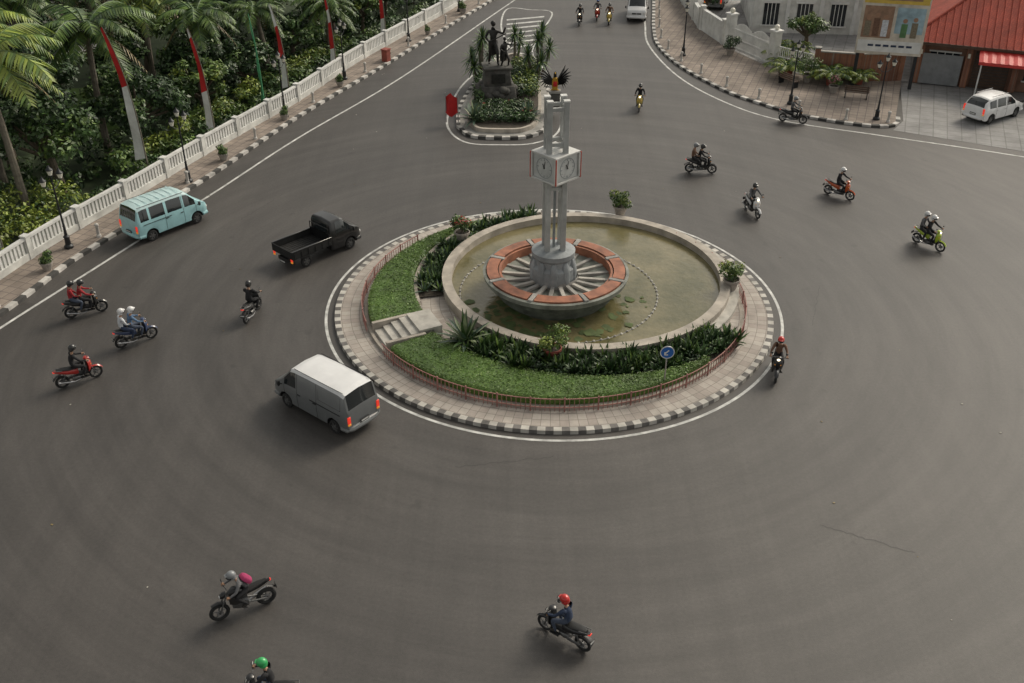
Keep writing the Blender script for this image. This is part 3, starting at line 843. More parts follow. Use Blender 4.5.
def fingers(mb, wrist, grip, sg):
    for k in range(4):
        y = grip[1]+(-.036+.024*k)*sg
        l = (.9, 1, .97, .8)[k]
        mb.tube([(grip[0]-.045, y, grip[2]+.018), (grip[0]-.005, y, grip[2]+.036), (grip[0]+.03*l, y, grip[2]+.022), (grip[0]+.033*l, y, grip[2]-.01), (grip[0]+.012, y, grip[2]-.026)],
                [.0105, .010, .0095, .0085, .007], 'glove', 6)
    y = grip[1]-.045*sg
    mb.tube([(grip[0]-.06, y+.01*sg, grip[2]), (grip[0]-.03, y-.008*sg, grip[2]-.02), (grip[0]+.005, y-.008*sg, grip[2]-.028)], [.013, .011, .008], 'glove', 6)

def rider_mb(kind):
    V = {}; E = []
    if kind == 'scooter':
        pel, wai, che, nek, hd = (-.16, 0, .885), (-.15, 0, 1.02), (-.09, 0, 1.20), (-.04, 0, 1.37), (.0, 0, 1.47)
        sh, el, wr, gr = (-.07, .185, 1.33), (.12, .30, 1.12), (.34, .31, 1.055), (.40, .31, 1.03)
        hip, kn, an, to = (-.12, .10, .85), (.28, .19, .76), (.17, .16, .38), (.37, .17, .335)
        hc, tilt = (.025, 0, 1.565), rad(6)
    elif kind == 'sport':
        pel, wai, che, nek, hd = (-.22, 0, .93), (-.15, 0, 1.05), (-.02, 0, 1.19), (.08, 0, 1.33), (.14, 0, 1.41)
        sh, el, wr, gr = (.03, .185, 1.28), (.18, .31, 1.08), (.36, .31, 1.0), (.42, .31, .985)
        hip, kn, an, to = (-.18, .10, .90), (.18, .22, .79), (-.10, .20, .45), (.08, .21, .38)
        hc, tilt = (.19, 0, 1.49), rad(4)
    else:
        pel, wai, che, nek, hd = (-.52, 0, .935), (-.51, 0, 1.07), (-.47, 0, 1.25), (-.43, 0, 1.42), (-.39, 0, 1.52)
        sh, el, wr, gr = (-.45, .18, 1.38), (-.36, .27, 1.14), (-.22, .17, 1.05), (-.16, .13, 1.04)
        hip, kn, an, to = (-.48, .11, .90), (-.10, .27, .80), (-.22, .23, .42), (-.03, .24, .37)
        hc, tilt = (-.37, 0, 1.615), rad(2)
    V['pel'] = (pel, .135); V['wai'] = (wai, .118); V['che'] = (che, .148); V['nek'] = (nek, .06); V['hd'] = (hd, .052)
    E += [('pel', 'wai', 'jacket'), ('wai', 'che', 'jacket'), ('che', 'nek', 'jacket'), ('nek', 'hd', 'skin')]
    for s_, sg in (('L', 1), ('R', -1)):
        f = lambda p: (p[0], p[1]*sg, p[2])
        mid_ = tuple((Vector(sh)+Vector(el))/2); mk = tuple((Vector(hip)+Vector(kn))/2); ml = tuple(Vector(kn)*.6+Vector(an)*.4)
        V['sh'+s_] = (f(sh), .072); V['ua'+s_] = (f(mid_), .056); V['el'+s_] = (f(el), .046); V['wr'+s_] = (f(wr), .033); V['ha'+s_] = (f(tuple(Vector(gr)-Vector((.025, 0, -.005)))), .034)
        V['hi'+s_] = (f(hip), .10); V['th'+s_] = (f(mk), .085); V['kn'+s_] = (f(kn), .062); V['cf'+s_] = (f(ml), .058); V['an'+s_] = (f(an), .042); V['to'+s_] = (f(to), .038)
        E += [('che', 'sh'+s_, 'jacket'), ('sh'+s_, 'ua'+s_, 'jacket'), ('ua'+s_, 'el'+s_, 'jacket'), ('el'+s_, 'wr'+s_, 'sleeve'), ('wr'+s_, 'ha'+s_, 'glove'),
              ('pel', 'hi'+s_, 'pants'), ('hi'+s_, 'th'+s_, 'pants'), ('th'+s_, 'kn'+s_, 'pants'), ('kn'+s_, 'cf'+s_, 'pants'), ('cf'+s_, 'an'+s_, 'pants'), ('an'+s_, 'to'+s_, 'shoe')]
    mb = skin_figure(V, E)
    for sg in (1, -1): fingers(mb, wr, (gr[0], gr[1]*sg, gr[2]), sg)
    head(mb, hc, tilt)
    if kind == 'sport':
        Mb = Matrix.Translation((-.20, 0, 1.22)) @ Matrix.Rotation(rad(38), 4, 'Y')
        mb.loft([(-.09, 0, 0, .10, .16), (-.05, 0, 0, .14, .2), (.04, 0, 0, .15, .21)], 'backpack', 14, 3, Mb)
    return mb
RM = {k: rider_mb(k) for k in ('scooter', 'sport', 'passenger')}

# ------------------------------------------------------------------ motorcycles
def wheel2(mb, x, r, wd):
    mb.torus((x, 0, r), r-wd, wd, 'rubber', 26, 8)
    mb.torus((x, 0, r), r-wd*1.9, .014, 'engine_metal', 24, 6)
    mb.tube([(x, -.06, r), (x, .06, r)], .035, 'engine_metal', 10)
    mb.tube([(x, .045, r), (x, .052, r)], .10, 'steel', 16)
    for k in range(5):
        a = k*math.pi*2/5+.3
        mb.tube([(x, 0, r), (x+math.cos(a)*(r-wd*1.8), 0, r+math.sin(a)*(r-wd*1.8))], [.02, .014], 'engine_metal', 5)
def scooter():
    mb = MB(); X = .63; R = .27
    wheel2(mb, X, R, .042); wheel2(mb, -X, R, .048)
    for sg in (-1, 1):
        mb.tube([(X, sg*.075, R), (.46, sg*.075, .72)], .02, 'engine_metal', 8)
        mb.tube([(-X, sg*.09, R), (-.42, sg*.10, .68)], .022, 'engine_metal', 8)
    for k in range(9):
        a0 = rad(25+k*14); a1 = rad(25+(k+1)*14)
        p = [(X+.315*math.cos(a), R+.315*math.sin(a)) for a in (a0, a1)]
        mb.add([(p[0][0], -.06, p[0][1]-.03), (p[0][0], 0, p[0][1]+.01), (p[0][0], .06, p[0][1]-.03), (p[1][0], -.06, p[1][1]-.03), (p[1][0], 0, p[1][1]+.01), (p[1][0], .06, p[1][1]-.03)],
               [(0, 1, 4, 3), (1, 2, 5, 4)], 'paint')
    mb.loft([(.36, 0, .66, .14, .27), (.40, 0, .68, .20, .27), (.46, 0, .70, .17, .22), (.54, 0, .72, .08, .12)], 'paint', 16, 2.8)
    mb.loft([(.34, 0, .66, .12, .25), (.362, 0, .66, .165, .27)], 'black_plastic', 14, 2.8)
    mb.loft([(.30, 0, .99, .06, .03), (.36, 0, 1.0, .13, .055), (.44, 0, .99, .11, .07), (.50, 0, .97, .07, .055)], 'paint', 14, 2.4)
    mb.loft([(.49, 0, .965, .065, .045), (.515, 0, .96, .05, .035)], 'lens', 12, 2.2)
    for sg in (-1, 1):
        mb.loft([(.50, sg*.10, .74, .028, .02), (.53, sg*.095, .735, .02, .014)], 'lens_amber', 8, 2)
        mb.tube([(.38, sg*.08, 1.0), (.39, sg*.2, 1.025), (.395, sg*.25, 1.03)], .013, 'engine_metal', 6)
        mb.tube([(.395, sg*.25, 1.03), (.39, sg*.37, 1.03)], .018, 'rubber', 8)
        mb.tube([(.44, sg*.22, 1.03), (.45, sg*.34, 1.02)], .006, 'steel', 4)
        mb.tube([(.40, sg*.22, 1.03), (.41, sg*.26, 1.18)], .006, 'black_plastic', 4)
        mb.loft([(.40, sg*.285, 1.20, .055, .035), (.425, sg*.285, 1.20, .045, .028)], 'black_plastic', 10, 2.4)
        mb.box((.397, sg*.285, 1.2), (.004, .085, .05), 'lens_clear')
        mb.box((.19, sg*.17, .30), (.30, .12, .03), 'black_plastic')
    mb.loft([(.36, 0, .42, .10, .10), (.15, 0, .40, .09, .09), (-.1, 0, .45, .11, .12)], 'black_plastic', 12, 2.6)
    mb.loft([(.12, 0, .27, .09, .08), (-.05, 0, .29, .13, .11), (-.25, 0, .30, .11, .09)], 'engine_metal', 12, 2.6)
    mb.loft([(-.2, .11, .30, .03, .07), (-.62, .11, .28, .025, .05)], 'engine_metal', 10, 2.6)
    mb.loft([(.02, 0, .56, .10, .14), (-.12, 0, .60, .15, .14), (-.4, 0, .66, .155, .10), (-.7, 0, .74, .10, .06), (-.86, 0, .79, .05, .03)], 'paint', 16, 2.8)
    mb.loft([(.02, 0, .72, .08, .03), (-.1, 0, .735, .13, .04), (-.32, 0, .755, .145, .04), (-.5, 0, .80, .13, .045), (-.74, 0, .82, .08, .03)], 'seat_black', 14, 2.6)
    mb.tube([(-.55, -.12, .80), (-.84, -.10, .86), (-.88, 0, .87), (-.84, .10, .86), (-.55, .12, .80)], .014, 'engine_metal', 6)
    mb.loft([(-.82, 0, .775, .075, .03), (-.88, 0, .775, .06, .022)], 'tail_red', 10, 2.4)
    mb.loft([(-.62, 0, .60, .07, .02), (-.8, 0, .56, .08, .018), (-.95, 0, .42, .07, .012)], 'black_plastic', 8, 2.4)
    mb.box((-.93, 0, .50), (.012, .22, .13), 'plate'); mb.box((-.938, 0, .51), (.006, .17, .05), 'plate_text')
    mb.tube([(.05, -.1, .22), (-.2, -.14, .2), (-.35, -.16, .24), (-.8, -.17, .36)], [.018, .02, .045, .05], 'steel', 10)
    mb.tube([(-.36, -.165, .285), (-.70, -.175, .375)], [.03, .035], 'black_plastic', 6)
    return mb
def sportbike():
    mb = MB(); X = .68; R = .30
    wheel2(mb, X, R, .055); wheel2(mb, -X, R, .065)
    for sg in (-1, 1):
        mb.tube([(X, sg*.09, R), (.42, sg*.09, .92)], .024, 'engine_metal', 8)
        mb.tube([(-X, sg*.09, R), (-.15, sg*.11, .42)], .028, 'engine_metal', 8)
        mb.tube([(.36, sg*.06, .96), (.40, sg*.2, 1.0), (.41, sg*.36, .985)], [.013, .013, .017], 'black_plastic', 7)
        mb.tube([(.42, sg*.2, 1.0), (.44, sg*.27, 1.16)], .006, 'black_plastic', 4)
        mb.loft([(.43, sg*.30, 1.18, .055, .03), (.455, sg*.30, 1.18, .045, .024)], 'black_plastic', 10, 2.4)
        mb.box((-.02, sg*.2, .36), (.1, .1, .025), 'engine_metal')
        mb.loft([(.38, sg*.13, .70, .03, .12), (.22, sg*.16, .66, .03, .16), (.05, sg*.14, .6, .03, .10)], 'paint', 10, 2.6)
    mb.loft([(.42, 0, .90, .07, .08), (.52, 0, .88, .09, .10), (.6, 0, .86, .06, .06)], 'paint', 12, 2.4)
    mb.loft([(.59, 0, .86, .06, .05), (.62, 0, .855, .045, .035)], 'lens', 10, 2.2)
    mb.loft([(.36, 0, .86, .07, .09), (.22, 0, .90, .14, .13), (.05, 0, .90, .15, .12), (-.10, 0, .84, .09, .07)], 'paint', 16, 2.6)
    mb.loft([(-.06, 0, .82, .09, .04), (-.25, 0, .82, .13, .04), (-.45, 0, .86, .11, .045), (-.75, 0, .93, .06, .03)], 'seat_black', 12, 2.6)
    mb.loft([(-.15, 0, .74, .10, .06), (-.5, 0, .80, .10, .05), (-.85, 0, .90, .05, .03)], 'paint', 12, 2.6)
    mb.loft([(.3, 0, .45, .10, .14), (.1, 0, .42, .15, .18), (-.15, 0, .42, .14, .16)], 'engine_metal', 12, 2.8)
    mb.box((.1, 0, .62), (.5, .12, .2), 'engine_metal')
    mb.loft([(-.83, 0, .89, .06, .025), (-.88, 0, .89, .05, .02)], 'tail_red', 8, 2.4)
    mb.loft([(-.7, 0, .72, .05, .015), (-.98, 0, .55, .05, .012)], 'black_plastic', 8, 2.4)
    mb.box((-.99, 0, .6), (.012, .2, .12), 'plate')
    mb.loft([(X-.22, 0, R*2-.02, .06, .02), (X, 0, R*2+.06, .065, .02), (X+.2, 0, R*2, .055, .015)], 'black_plastic', 8, 2.4)
    mb.tube([(.2, -.1, .25), (-.2, -.14, .22), (-.4, -.17, .3), (-.78, -.18, .45)], [.022, .024, .055, .06], 'steel', 10)
    return mb
SC, SP = scooter(), sportbike()
def bike(x, y, hdg, paint, lit, jacket, pants, helm, kind='scooter', pas=None, sleeve=None, glove='skin'):
    rz = rad(hdg)
    (SC if kind == 'scooter' else SP).build('motor_scooter' if kind == 'scooter' else 'motorcycle', (x, y, .004), rz, {'paint': paint, 'lens': 'lens_lit' if lit else 'lens_clear'})
    base = {'lip': 'cloth_brown', 'eye': 'visor', 'hair': 'cloth_black', 'backpack': 'cloth_magenta'}
    RM[kind].build('motorcycle_rider', (x, y, .004), rz, dict(base, jacket=jacket, pants=pants, helmet=helm, sleeve=sleeve or jacket, glove=glove), smooth=60)
    if pas:
        RM['passenger'].build('passenger', (x, y, .004), rz, dict(base, jacket=pas[0], pants=pas[1], helmet=pas[2], sleeve=pas[3] if len(pas) > 3 else pas[0], glove='skin'), smooth=60)
bike(-18.4, 37.4, 28, 'paint_black', 0, 'cloth_red', 'cloth_black', 'helm_black', pas=('cloth_red', 'cloth_jean', 'helm_black'))
bike(-15.5, 35.1, 38, 'paint_navy', 0, 'cloth_blue', 'cloth_jean', 'helm_white', pas=('cloth_white', 'cloth_navy', 'helm_white'))
bike(-16.8, 32.2, 36, 'paint_red', 0, 'cloth_black', 'cloth_black', 'helm_black', sleeve='cloth_black')
bike(-11.2, 37.3, 78, 'paint_black', 0, 'cloth_black', 'cloth_black', 'helm_black')
bike(-7.75, 20.45, 208, 'paint_black', 0, 'cloth_grey', 'cloth_black', 'helm_grey', 'sport')
bike(1.45, 19.4, 143, 'paint_black', 0, 'cloth_navy', 'cloth_jean', 'helm_red', glove='cloth_black')
bike(-6.35, 17.25, 176, 'paint_black', 0, 'cloth_black', 'cloth_jean', 'helm_green')
bike(10.4, 32.8, 256, 'paint_black', 1, 'cloth_brown', 'cloth_black', 'helm_red')
bike(12.5, 47.8, 285, 'paint_white', 1, 'cloth_grey', 'cloth_black', 'helm_black')
bike(17.6, 49.9, 318, 'paint_orange', 0, 'cloth_black', 'cloth_black', 'helm_white')
bike(20.3, 43.9, 308, 'paint_lime', 1, 'cloth_black', 'cloth_black', 'helm_white', pas=('cloth_grey', 'cloth_black', 'helm_white'))
bike(10.7, 53.3, 352, 'paint_black', 0, 'cloth_black', 'cloth_black', 'helm_black', pas=('cloth_brown', 'cloth_black', 'helm_grey'))
bike(17.9, 61.6, 338, 'paint_black', 0, 'cloth_grey', 'cloth_black', 'helm_grey')
bike(8.4, 64.2, 262, 'paint_gold', 1, 'cloth_black', 'cloth_black', 'helm_black')
bike(5.7, 85.6, 262, 'paint_black', 1, 'cloth_black', 'cloth_black', 'helm_black')
bike(7.3, 87.2, 262, 'paint_red', 1, 'cloth_grey', 'cloth_black', 'helm_blue')
bike(8.2, 85.9, 262, 'paint_gold', 1, 'cloth_brown', 'cloth_black', 'helm_black')

# ------------------------------------------------------------------ cars
def wheel4(mb, x, y, r, sg):
    M = Matrix.Translation((x, y, r)) @ Matrix.Rotation(-sg*math.pi/2, 4, 'X')
    mb.rev([(.001, -.16), (r-.05, -.16), (r-.01, -.14), (r, -.1), (r, -.03), (r-.02, .0), (r*.68, .012), (r*.64, -.03), (r*.58, -.05), (.07, -.02), (.06, .0), (.001, .0)],
           ['rubber']*6+['rubber', 'engine_metal', 'black_plastic', 'engine_metal', 'engine_metal'], n=28, M=M)
    for k in range(6):
        mb.box((r*.36, 0, -.025), (r*.5, .07, .03), 'engine_metal', 0, M @ Matrix.Rotation(k*math.pi/3, 4, 'Z'))
def car_body(mb, T, wheels, Ra, wr, body, roof, gside, gtop, roofx, seams=(), skirt='black_plastic'):
    xs0 = T['x']
    xa, xb = xs0[0], xs0[-1]
    xs = set(xs0)
    for wx in wheels:
        for k in range(13): xs.add(round(wx-Ra+2*Ra*k/12, 4))
    for a, b_ in gside: xs.add(a); xs.add(b_)
    for a, b_ in gtop: xs.add(a); xs.add(b_)
    for k in range(24): xs.add(round(xa+(xb-xa)*k/23, 3))
    xs = sorted(xs); clean = [xs[0]]
    for x in xs[1:]:
        if x-clean[-1] > .012: clean.append(x)
    xs = clean
    f = lambda key, x: float(np.interp(x, xs0, T[key]))
    rings = []
    for x in xs:
        zl, zb, zt, wl, wb, wt = (f(k, x) for k in ('zl', 'zb', 'zt', 'wl', 'wb', 'wt'))
        for wx in wheels:
            if abs(x-wx) < Ra: zl = max(zl, wr+math.sqrt(Ra*Ra-(x-wx)**2)*.96)
        zl = min(zl, zb-.08); h = max(zt-zb, .02)
        z5 = zb+min(.05, .3*h); z6 = zt-min(.13, .35*h); z7 = zt-min(.035, .12*h)
        wy = lambda z: wb+(wt-wb)*max(0, min(1, (z-zb)/max(h, .3)))
        rings.append([(x, 0, zl), (x, wl*.9, zl), (x, wl*.985, zl+.05), (x, wl+.015, (zl+zb)/2+.05), (x, wb, zb), (x, wy(z5)-.008, z5), (x, wy(z6), z6), (x, wy(z7)-.07, z7), (x, 0, zt+.015*min(1, h*2))])
    vs = []; M_ = 16
    for r_ in rings:
        vs += r_+[(p[0], -p[1], p[2]) for p in r_[7:0:-1]]
    fs = []; ms = []
    seg = lambda k: k if k < 8 else 15-k
    for i in range(len(xs)-1):
        xm = (xs[i]+xs[i+1])/2
        for k in range(M_):
            j = (k+1) % M_; s_ = seg(k)
            fs.append((i*M_+k, i*M_+j, (i+1)*M_+j, (i+1)*M_+k))
            if s_ <= 0: mt = 'black_plastic'
            elif s_ == 1: mt = skirt
            elif s_ == 5 and any(a < xm < b_ for a, b_ in gside): mt = 'car_glass'
            elif s_ == 7 and any(a < xm < b_ for a, b_ in gtop): mt = 'car_glass'
            elif s_ >= 6 and roofx[0] < xm < roofx[1]: mt = roof
            else: mt = body
            ms.append(mt)
    fs.append(tuple(range(M_))); ms.append(body)
    n = len(xs); fs.append(tuple(range((n-1)*M_, n*M_))); ms.append(body)
    mb.add(vs, fs, ms)
    for sx in seams:
        i = min(range(n), key=lambda q: abs(xs[q]-sx)); r_ = rings[i]
        for sg in (-1, 1):
            mb.tube([(p[0], p[1]*sg, p[2]) for p in r_[2:7]], .008, 'black_plastic', 4)
    L = xb-xa
    mb.box(((xa+xb)/2, 0, .38), (L*.86, 1.0, .34), 'black_plastic')
    for wx in wheels:
        for sg in (-1, 1): wheel4(mb, wx, sg*(f('wl', wx)-.03), wr, sg)
def details(mb, xf, xr, w, zh, zt, body, tail_h=.28, plate=True):
    for sg in (-1, 1):
        mb.loft([(xf-.10, sg*(w-.17), zh, .15, .085), (xf+.025, sg*(w-.20), zh, .125, .065)], 'lens_clear', 12, 3)
        mb.box((xf+.03, sg*(w-.3), zh-.24), (.04, .16, .07), 'lens_amber', bev=.01)
        mb.box((xr-.01, sg*(w-.10), zt), (.06, .13, tail_h), 'tail_red', bev=.012)
        mb.box((xr-.012, sg*(w-.10), zt-tail_h*.5-.05), (.06, .13, .08), 'lens_amber', bev=.01)
        mb.tube([(xf-.55, sg*(w-.03), zh+.28), (xf-.52, sg*(w+.10), zh+.33)], .02, 'black_plastic', 5)
        mb.loft([(xf-.56, sg*(w+.15), zh+.38, .06, .11), (xf-.48, sg*(w+.15), zh+.38, .05, .10)], 'black_plastic', 10, 3)
    mb.box((xf+.02, 0, zh-.02), (.03, w*1.0, .12), 'black_plastic', bev=.01)
    mb.box((xf+.045, 0, zh-.02), (.01, .12, .07), 'steel')
    if plate:
        mb.box((xr-.05, 0, zt-.28), (.02, .42, .14), 'plate'); mb.box((xr-.062, 0, zt-.28), (.006, .34, .06), 'plate_text')
        mb.box((xf+.06, 0, zh-.33), (.02, .42, .14), 'plate'); mb.box((xf+.072, 0, zh-.33), (.006, .34, .06), 'plate_text')
def bumper(mb, x, w, z, mat, sg):
    mb.tube([(x-sg*.28, w+.0, z), (x-sg*.05, w-.03, z), (x+sg*.03, w-.25, z), (x+sg*.045, 0, z), (x+sg*.03, -w+.25, z), (x-sg*.05, -w+.03, z), (x-sg*.28, -w, z)], [.09, .11, .12, .12, .12, .11, .09], mat, 8, flat=1.0)

def van(name, x, y, hdg, body, roof, gside, ribs=True, rear_glass=True, top=1.88):
    mb = MB()
    T = dict(x=[-2.03, -1.98, -1.86, -1.6, 0, .75, .98, 1.55, 1.78, 1.95, 2.02],
             zl=[.34, .32, .28, .26, .26, .26, .26, .26, .28, .32, .36],
             zb=[1.08, 1.10, 1.10, 1.10, 1.08, 1.06, 1.05, 1.00, .96, .90, .80],
             zt=[1.12, 1.35, top-.06, top, top, top-.03, top-.09, 1.22, 1.06, .95, .82],
             wl=[.74, .80, .82, .83, .83, .83, .83, .82, .80, .76, .68],
             wb=[.72, .78, .81, .82, .82, .82, .82, .81, .79, .74, .66],
             wt=[.70, .70, .70, .71, .71, .70, .69, .72, .74, .70, .64])
    gt = [(.98, 1.55)]
    if rear_glass: gt.append((-2.0, -1.86))
    car_body(mb, T, (-1.30, 1.32), .36, .29, body, roof, gside, gt, (-1.9, .99), seams=(1.35, .62, -.45))
    details(mb, 2.0, -2.02, .80, .72, .86, body)
    bumper(mb, 1.97, .76, .42, body, 1); bumper(mb, -1.97, .78, .42, body, -1)
    for xx in (.5, -.35):
        for sg in (-1, 1): mb.box((xx, sg*.845, .92), (.16, .03, .03), 'black_plastic')
    for sg in (-1, 1):
        mb.box((-.9, sg*.842, .98), (1.6, .02, .025), 'black_plastic')
        mb.tube([(1.5, sg*.35, 1.22), (1.30, sg*.05, 1.52)], .009, 'black_plastic', 4)
        mb.tube([(-1.8, sg*.66, top-.01), (.8, sg*.66, top-.03)], .014, 'black_plastic', 4)
        if not ribs:
            mb.tube([(-.55, sg*.80, 1.16), (-1.7, sg*.80, 1.16), (-1.7, sg*.735, 1.66), (-.55, sg*.735, 1.66), (-.55, sg*.80, 1.16)], .010, 'black_plastic', 4)
    if ribs:
        for k in range(7): mb.box((-1.5+k*.36, 0, top+.018), (.035, 1.1, .014), roof)
    mb.build(name, (x, y, .004), rad(hdg)); return mb
van('delivery_van', -6.9, 30.35, 141, 'paint_grey', 'paint_white', [(.68, 1.33)], ribs=False, top=1.90)
van('minibus', -17.5, 46.1, 51, 'paint_blue', 'paint_blue_roof', [(.70, 1.33), (-.28, .56), (-1.22, -.42), (-1.80, -1.34)], top=1.88)
van('minivan', 10.8, 88.3, 262, 'paint_white', 'paint_white', [(.70, 1.33), (-.28, .56), (-1.22, -.42), (-1.80, -1.34)])

def hatch(name, x, y, hdg, body):
    mb = MB()
    T = dict(x=[-2.08, -2.02, -1.9, -1.5, -.6, .2, .55, 1.25, 1.5, 1.95, 2.1],
             zl=[.36, .3, .26, .24, .24, .24, .24, .24, .26, .3, .36],
             zb=[.92, .98, 1.02, 1.0, .98, .96, .95, .92, .88, .74, .62],
             zt=[.95, 1.1, 1.40, 1.62, 1.68, 1.66, 1.58, 1.10, 1.0, .80, .64],
             wl=[.70, .8, .84, .86, .86, .86, .86, .85, .83, .76, .64], wb=[.68, .78, .82, .84, .84, .84, .84, .83, .81, .72, .6],
             wt=[.6, .62, .64, .66, .67, .66, .66, .68, .7, .66, .56])
    car_body(mb, T, (-1.28, 1.28), .36, .31, body, body, [(.12, 1.0), (-.85, 0.0), (-1.6, -.97)], [(.55, 1.25), (-2.0, -1.6)], (-1.6, .55), seams=(1.0, .06, -.9))
    details(mb, 2.06, -2.04, .80, .70, .92, body, .34)
    bumper(mb, 2.0, .74, .42, body, 1); bumper(mb, -2.0, .76, .44, body, -1)
    for sg in (-1, 1):
        for xx in (-.05, -.85): mb.box((xx, sg*.865, .86), (.16, .03, .03), 'steel')
        mb.box((-.5, sg*.56, 1.71), (1.6, .03, .03), 'steel')
    mb.build(name, (x, y, .012), rad(hdg))
hatch('parked_car', 31.0, 62.6, 32, 'paint_white')
hatch('parked_car', 18.3, 92.0, 70, 'paint_grey')
hatch('parked_car', -34.5, 80.5, 10, 'paint_black')

# pickup truck
mb = MB(); body = 'paint_black'
T = dict(x=[.18, .22, .30, .85, 1.02, 1.55, 1.78, 1.95, 2.02], zl=[.34, .3, .28, .26, .26, .26, .28, .32, .36],
         zb=[1.06, 1.06, 1.06, 1.06, 1.05, 1.0, .96, .9, .8], zt=[1.65, 1.74, 1.79, 1.79, 1.72, 1.2, 1.06, .95, .82],
         wl=[.76, .78, .80, .80, .80, .79, .78, .74, .66], wb=[.74, .77, .79, .79, .79, .78, .76, .72, .64], wt=[.66, .68, .68, .68, .67, .70, .71, .68, .62])
car_body(mb, T, (1.32,), .36, .29, body, body, [(.52, 1.36)], [(1.02, 1.55)], (.2, 1.0), seams=(1.36, .46))
mb.box((.165, 0, 1.38), (.02, 1.0, .42), 'car_glass')
details(mb, 2.0, -2.06, .78, .72, .62, body, .18)
bumper(mb, 1.97, .74, .42, body, 1)
mb.box((-.95, 0, .66), (2.22, 1.54, .06), 'bed_black')
mb.box((-.95, 0, .45), (2.3, .7, .16), 'black_plastic')
for sg in (-1, 1):
    mb.box((-.95, sg*.79, .82), (2.26, .045, .38), 'bed_black', bev=.01)
    mb.box((-.95, sg*.79, 1.03), (2.30, .07, .04), body, bev=.01)
    for k in range(6): mb.box((-1.95+k*.4, sg*.82, .80), (.05, .03, .32), body)
    mb.box((-1.25, sg*.72, .60), (.78, .2, .04), 'black_plastic')
    wheel4(mb, -1.28, sg*.76, .29, sg)
    mb.tube([(.10, sg*.70, 1.0), (.10, sg*.70, 1.45)], .022, body, 6)
mb.tube([(.10, -.70, 1.45), (.10, .70, 1.45)], .022, body, 6)
mb.box((.14, 0, .9), (.04, 1.52, .5), body); mb.box((-2.08, 0, .84), (.045, 1.56, .38), 'bed_black', bev=.01)
for k in range(9): mb.box((-.95, -.68+k*.17, .70), (2.14, .05, .02), 'bed_black')
mb.build('pickup_truck', (-9.3, 43.3, .004), rad(47))

# ------------------------------------------------------------------ traffic island with statue
isl = smooth_path([(-3.5, 60.6), (-2.6, 58.9), (-.7, 58.5), (1.1, 58.8), (2.3, 60.6), (2.7, 65), (2.4, 70.4), (1.6, 75), (.4, 76.7), (-1.6, 74.8), (-2.9, 68.6), (-3.6, 64), (-3.5, 60.6)], .5)
isl = isl[:-1] if (isl[0]-isl[-1]).length < .3 else isl
isl.append(isl[0])
mb = MB(); kerb(mb, isl, 0, .26, .18); mb.build('island_kerb', smooth=0)
ii = offset(isl, .25)[:-1]
mb = MB(); mb.poly([tuple(p) for p in ii], .16, 'concrete'); mb.build('island_pavement', smooth=0)
i2 = offset(isl, .75)[:-1]
mb = MB(); mb.prism([tuple(p) for p in i2], .162, .42, 'stone_coping'); i3 = offset(isl, .95)[:-1]; mb.poly([tuple(p) for p in i3], .425, 'soil'); mb.build('island_planter', smooth=0)
mb = MB()
mb.box((0, 0, .5), (2.4, 2.0, 1.0), 'rock', bev=.06, taper=.92); mb.box((0, 0, 1.5), (1.8, 1.5, 1.1), 'rock', bev=.06, taper=.9); mb.box((0, 0, 2.12), (1.9, 1.6, .14), 'rock', bev=.02)
for k in range(26):
    a = k*2.4; mb.sphere((1.15*math.cos(a), 1.0*math.sin(a), .2+.12*(k % 6)), (.34, .32, .26), 'rock', 7, 5)
mb.box((0, -.80, 1.5), (.9, .03, .6), 'bronze')
V = dict(pel=((0, 0, 1.02), .15), wai=((0, 0, 1.18), .13), che=((0, 0, 1.4), .17), nek=((0, 0, 1.6), .07), hd=((0.0, -.02, 1.7), .06),
         shL=((.21, 0, 1.52), .08), elL=((.42, -.1, 1.38), .06), wrL=((.5, -.2, 1.62), .042), haL=((.52, -.22, 1.72), .04),
         shR=((-.21, 0, 1.52), .08), elR=((-.34, .02, 1.24), .06), wrR=((-.25, -.2, 1.12), .042), haR=((-.2, -.26, 1.12), .04),
         hiL=((.11, 0, .95), .11), knL=((.16, -.22, .56), .075), anL=((.18, -.12, .1), .055), toL=((.2, -.3, .05), .045),
         hiR=((-.11, 0, .95), .11), knR=((-.15, .02, .52), .075), anR=((-.17, .14, .1), .055), toR=((-.2, -.03, .05), .045))
E = [('pel', 'wai', 'bronze'), ('wai', 'che', 'bronze'), ('che', 'nek', 'bronze'), ('nek', 'hd', 'bronze')]
for s_ in 'LR':
    E += [('che', 'sh'+s_, 'bronze'), ('sh'+s_, 'el'+s_, 'bronze'), ('el'+s_, 'wr'+s_, 'bronze'), ('wr'+s_, 'ha'+s_, 'bronze'), ('pel', 'hi'+s_, 'bronze'), ('hi'+s_, 'kn'+s_, 'bronze'), ('kn'+s_, 'an'+s_, 'bronze'), ('an'+s_, 'to'+s_, 'bronze')]
fg = skin_figure(V, E)
head(fg, (0, -.02, 1.82), 0, False)
fg.m = ['bronze']*len(fg.m)
fg.tube([(-.2, -.26, 1.12), (.1, -.3, 1.25), (.52, -.24, 1.42)], .025, 'bronze', 6)
fg.loft([(-.13, 0, 1.2, .12, .14), (-.1, .2, 1.05, .1, .2)], 'bronze', 8, 3)
fg.loft([(-.2, .12, .75, .12, .3), (0, .2, .7, .16, .36), (.2, .12, .75, .12, .3)], 'bronze', 8, 3)
mb.merge(fg, Matrix.Translation((-.2, 0.1, 2.19)) @ Matrix.Scale(1.45, 4))
mb.merge(fg, Matrix.Translation((.5, -.2, 2.0)) @ Matrix.Rotation(rad(35), 4, 'Z') @ Matrix.Scale(1.05, 4))
mb.build('soldier_statue', (-1.0, 65.3, .42), rad(8), smooth=50)
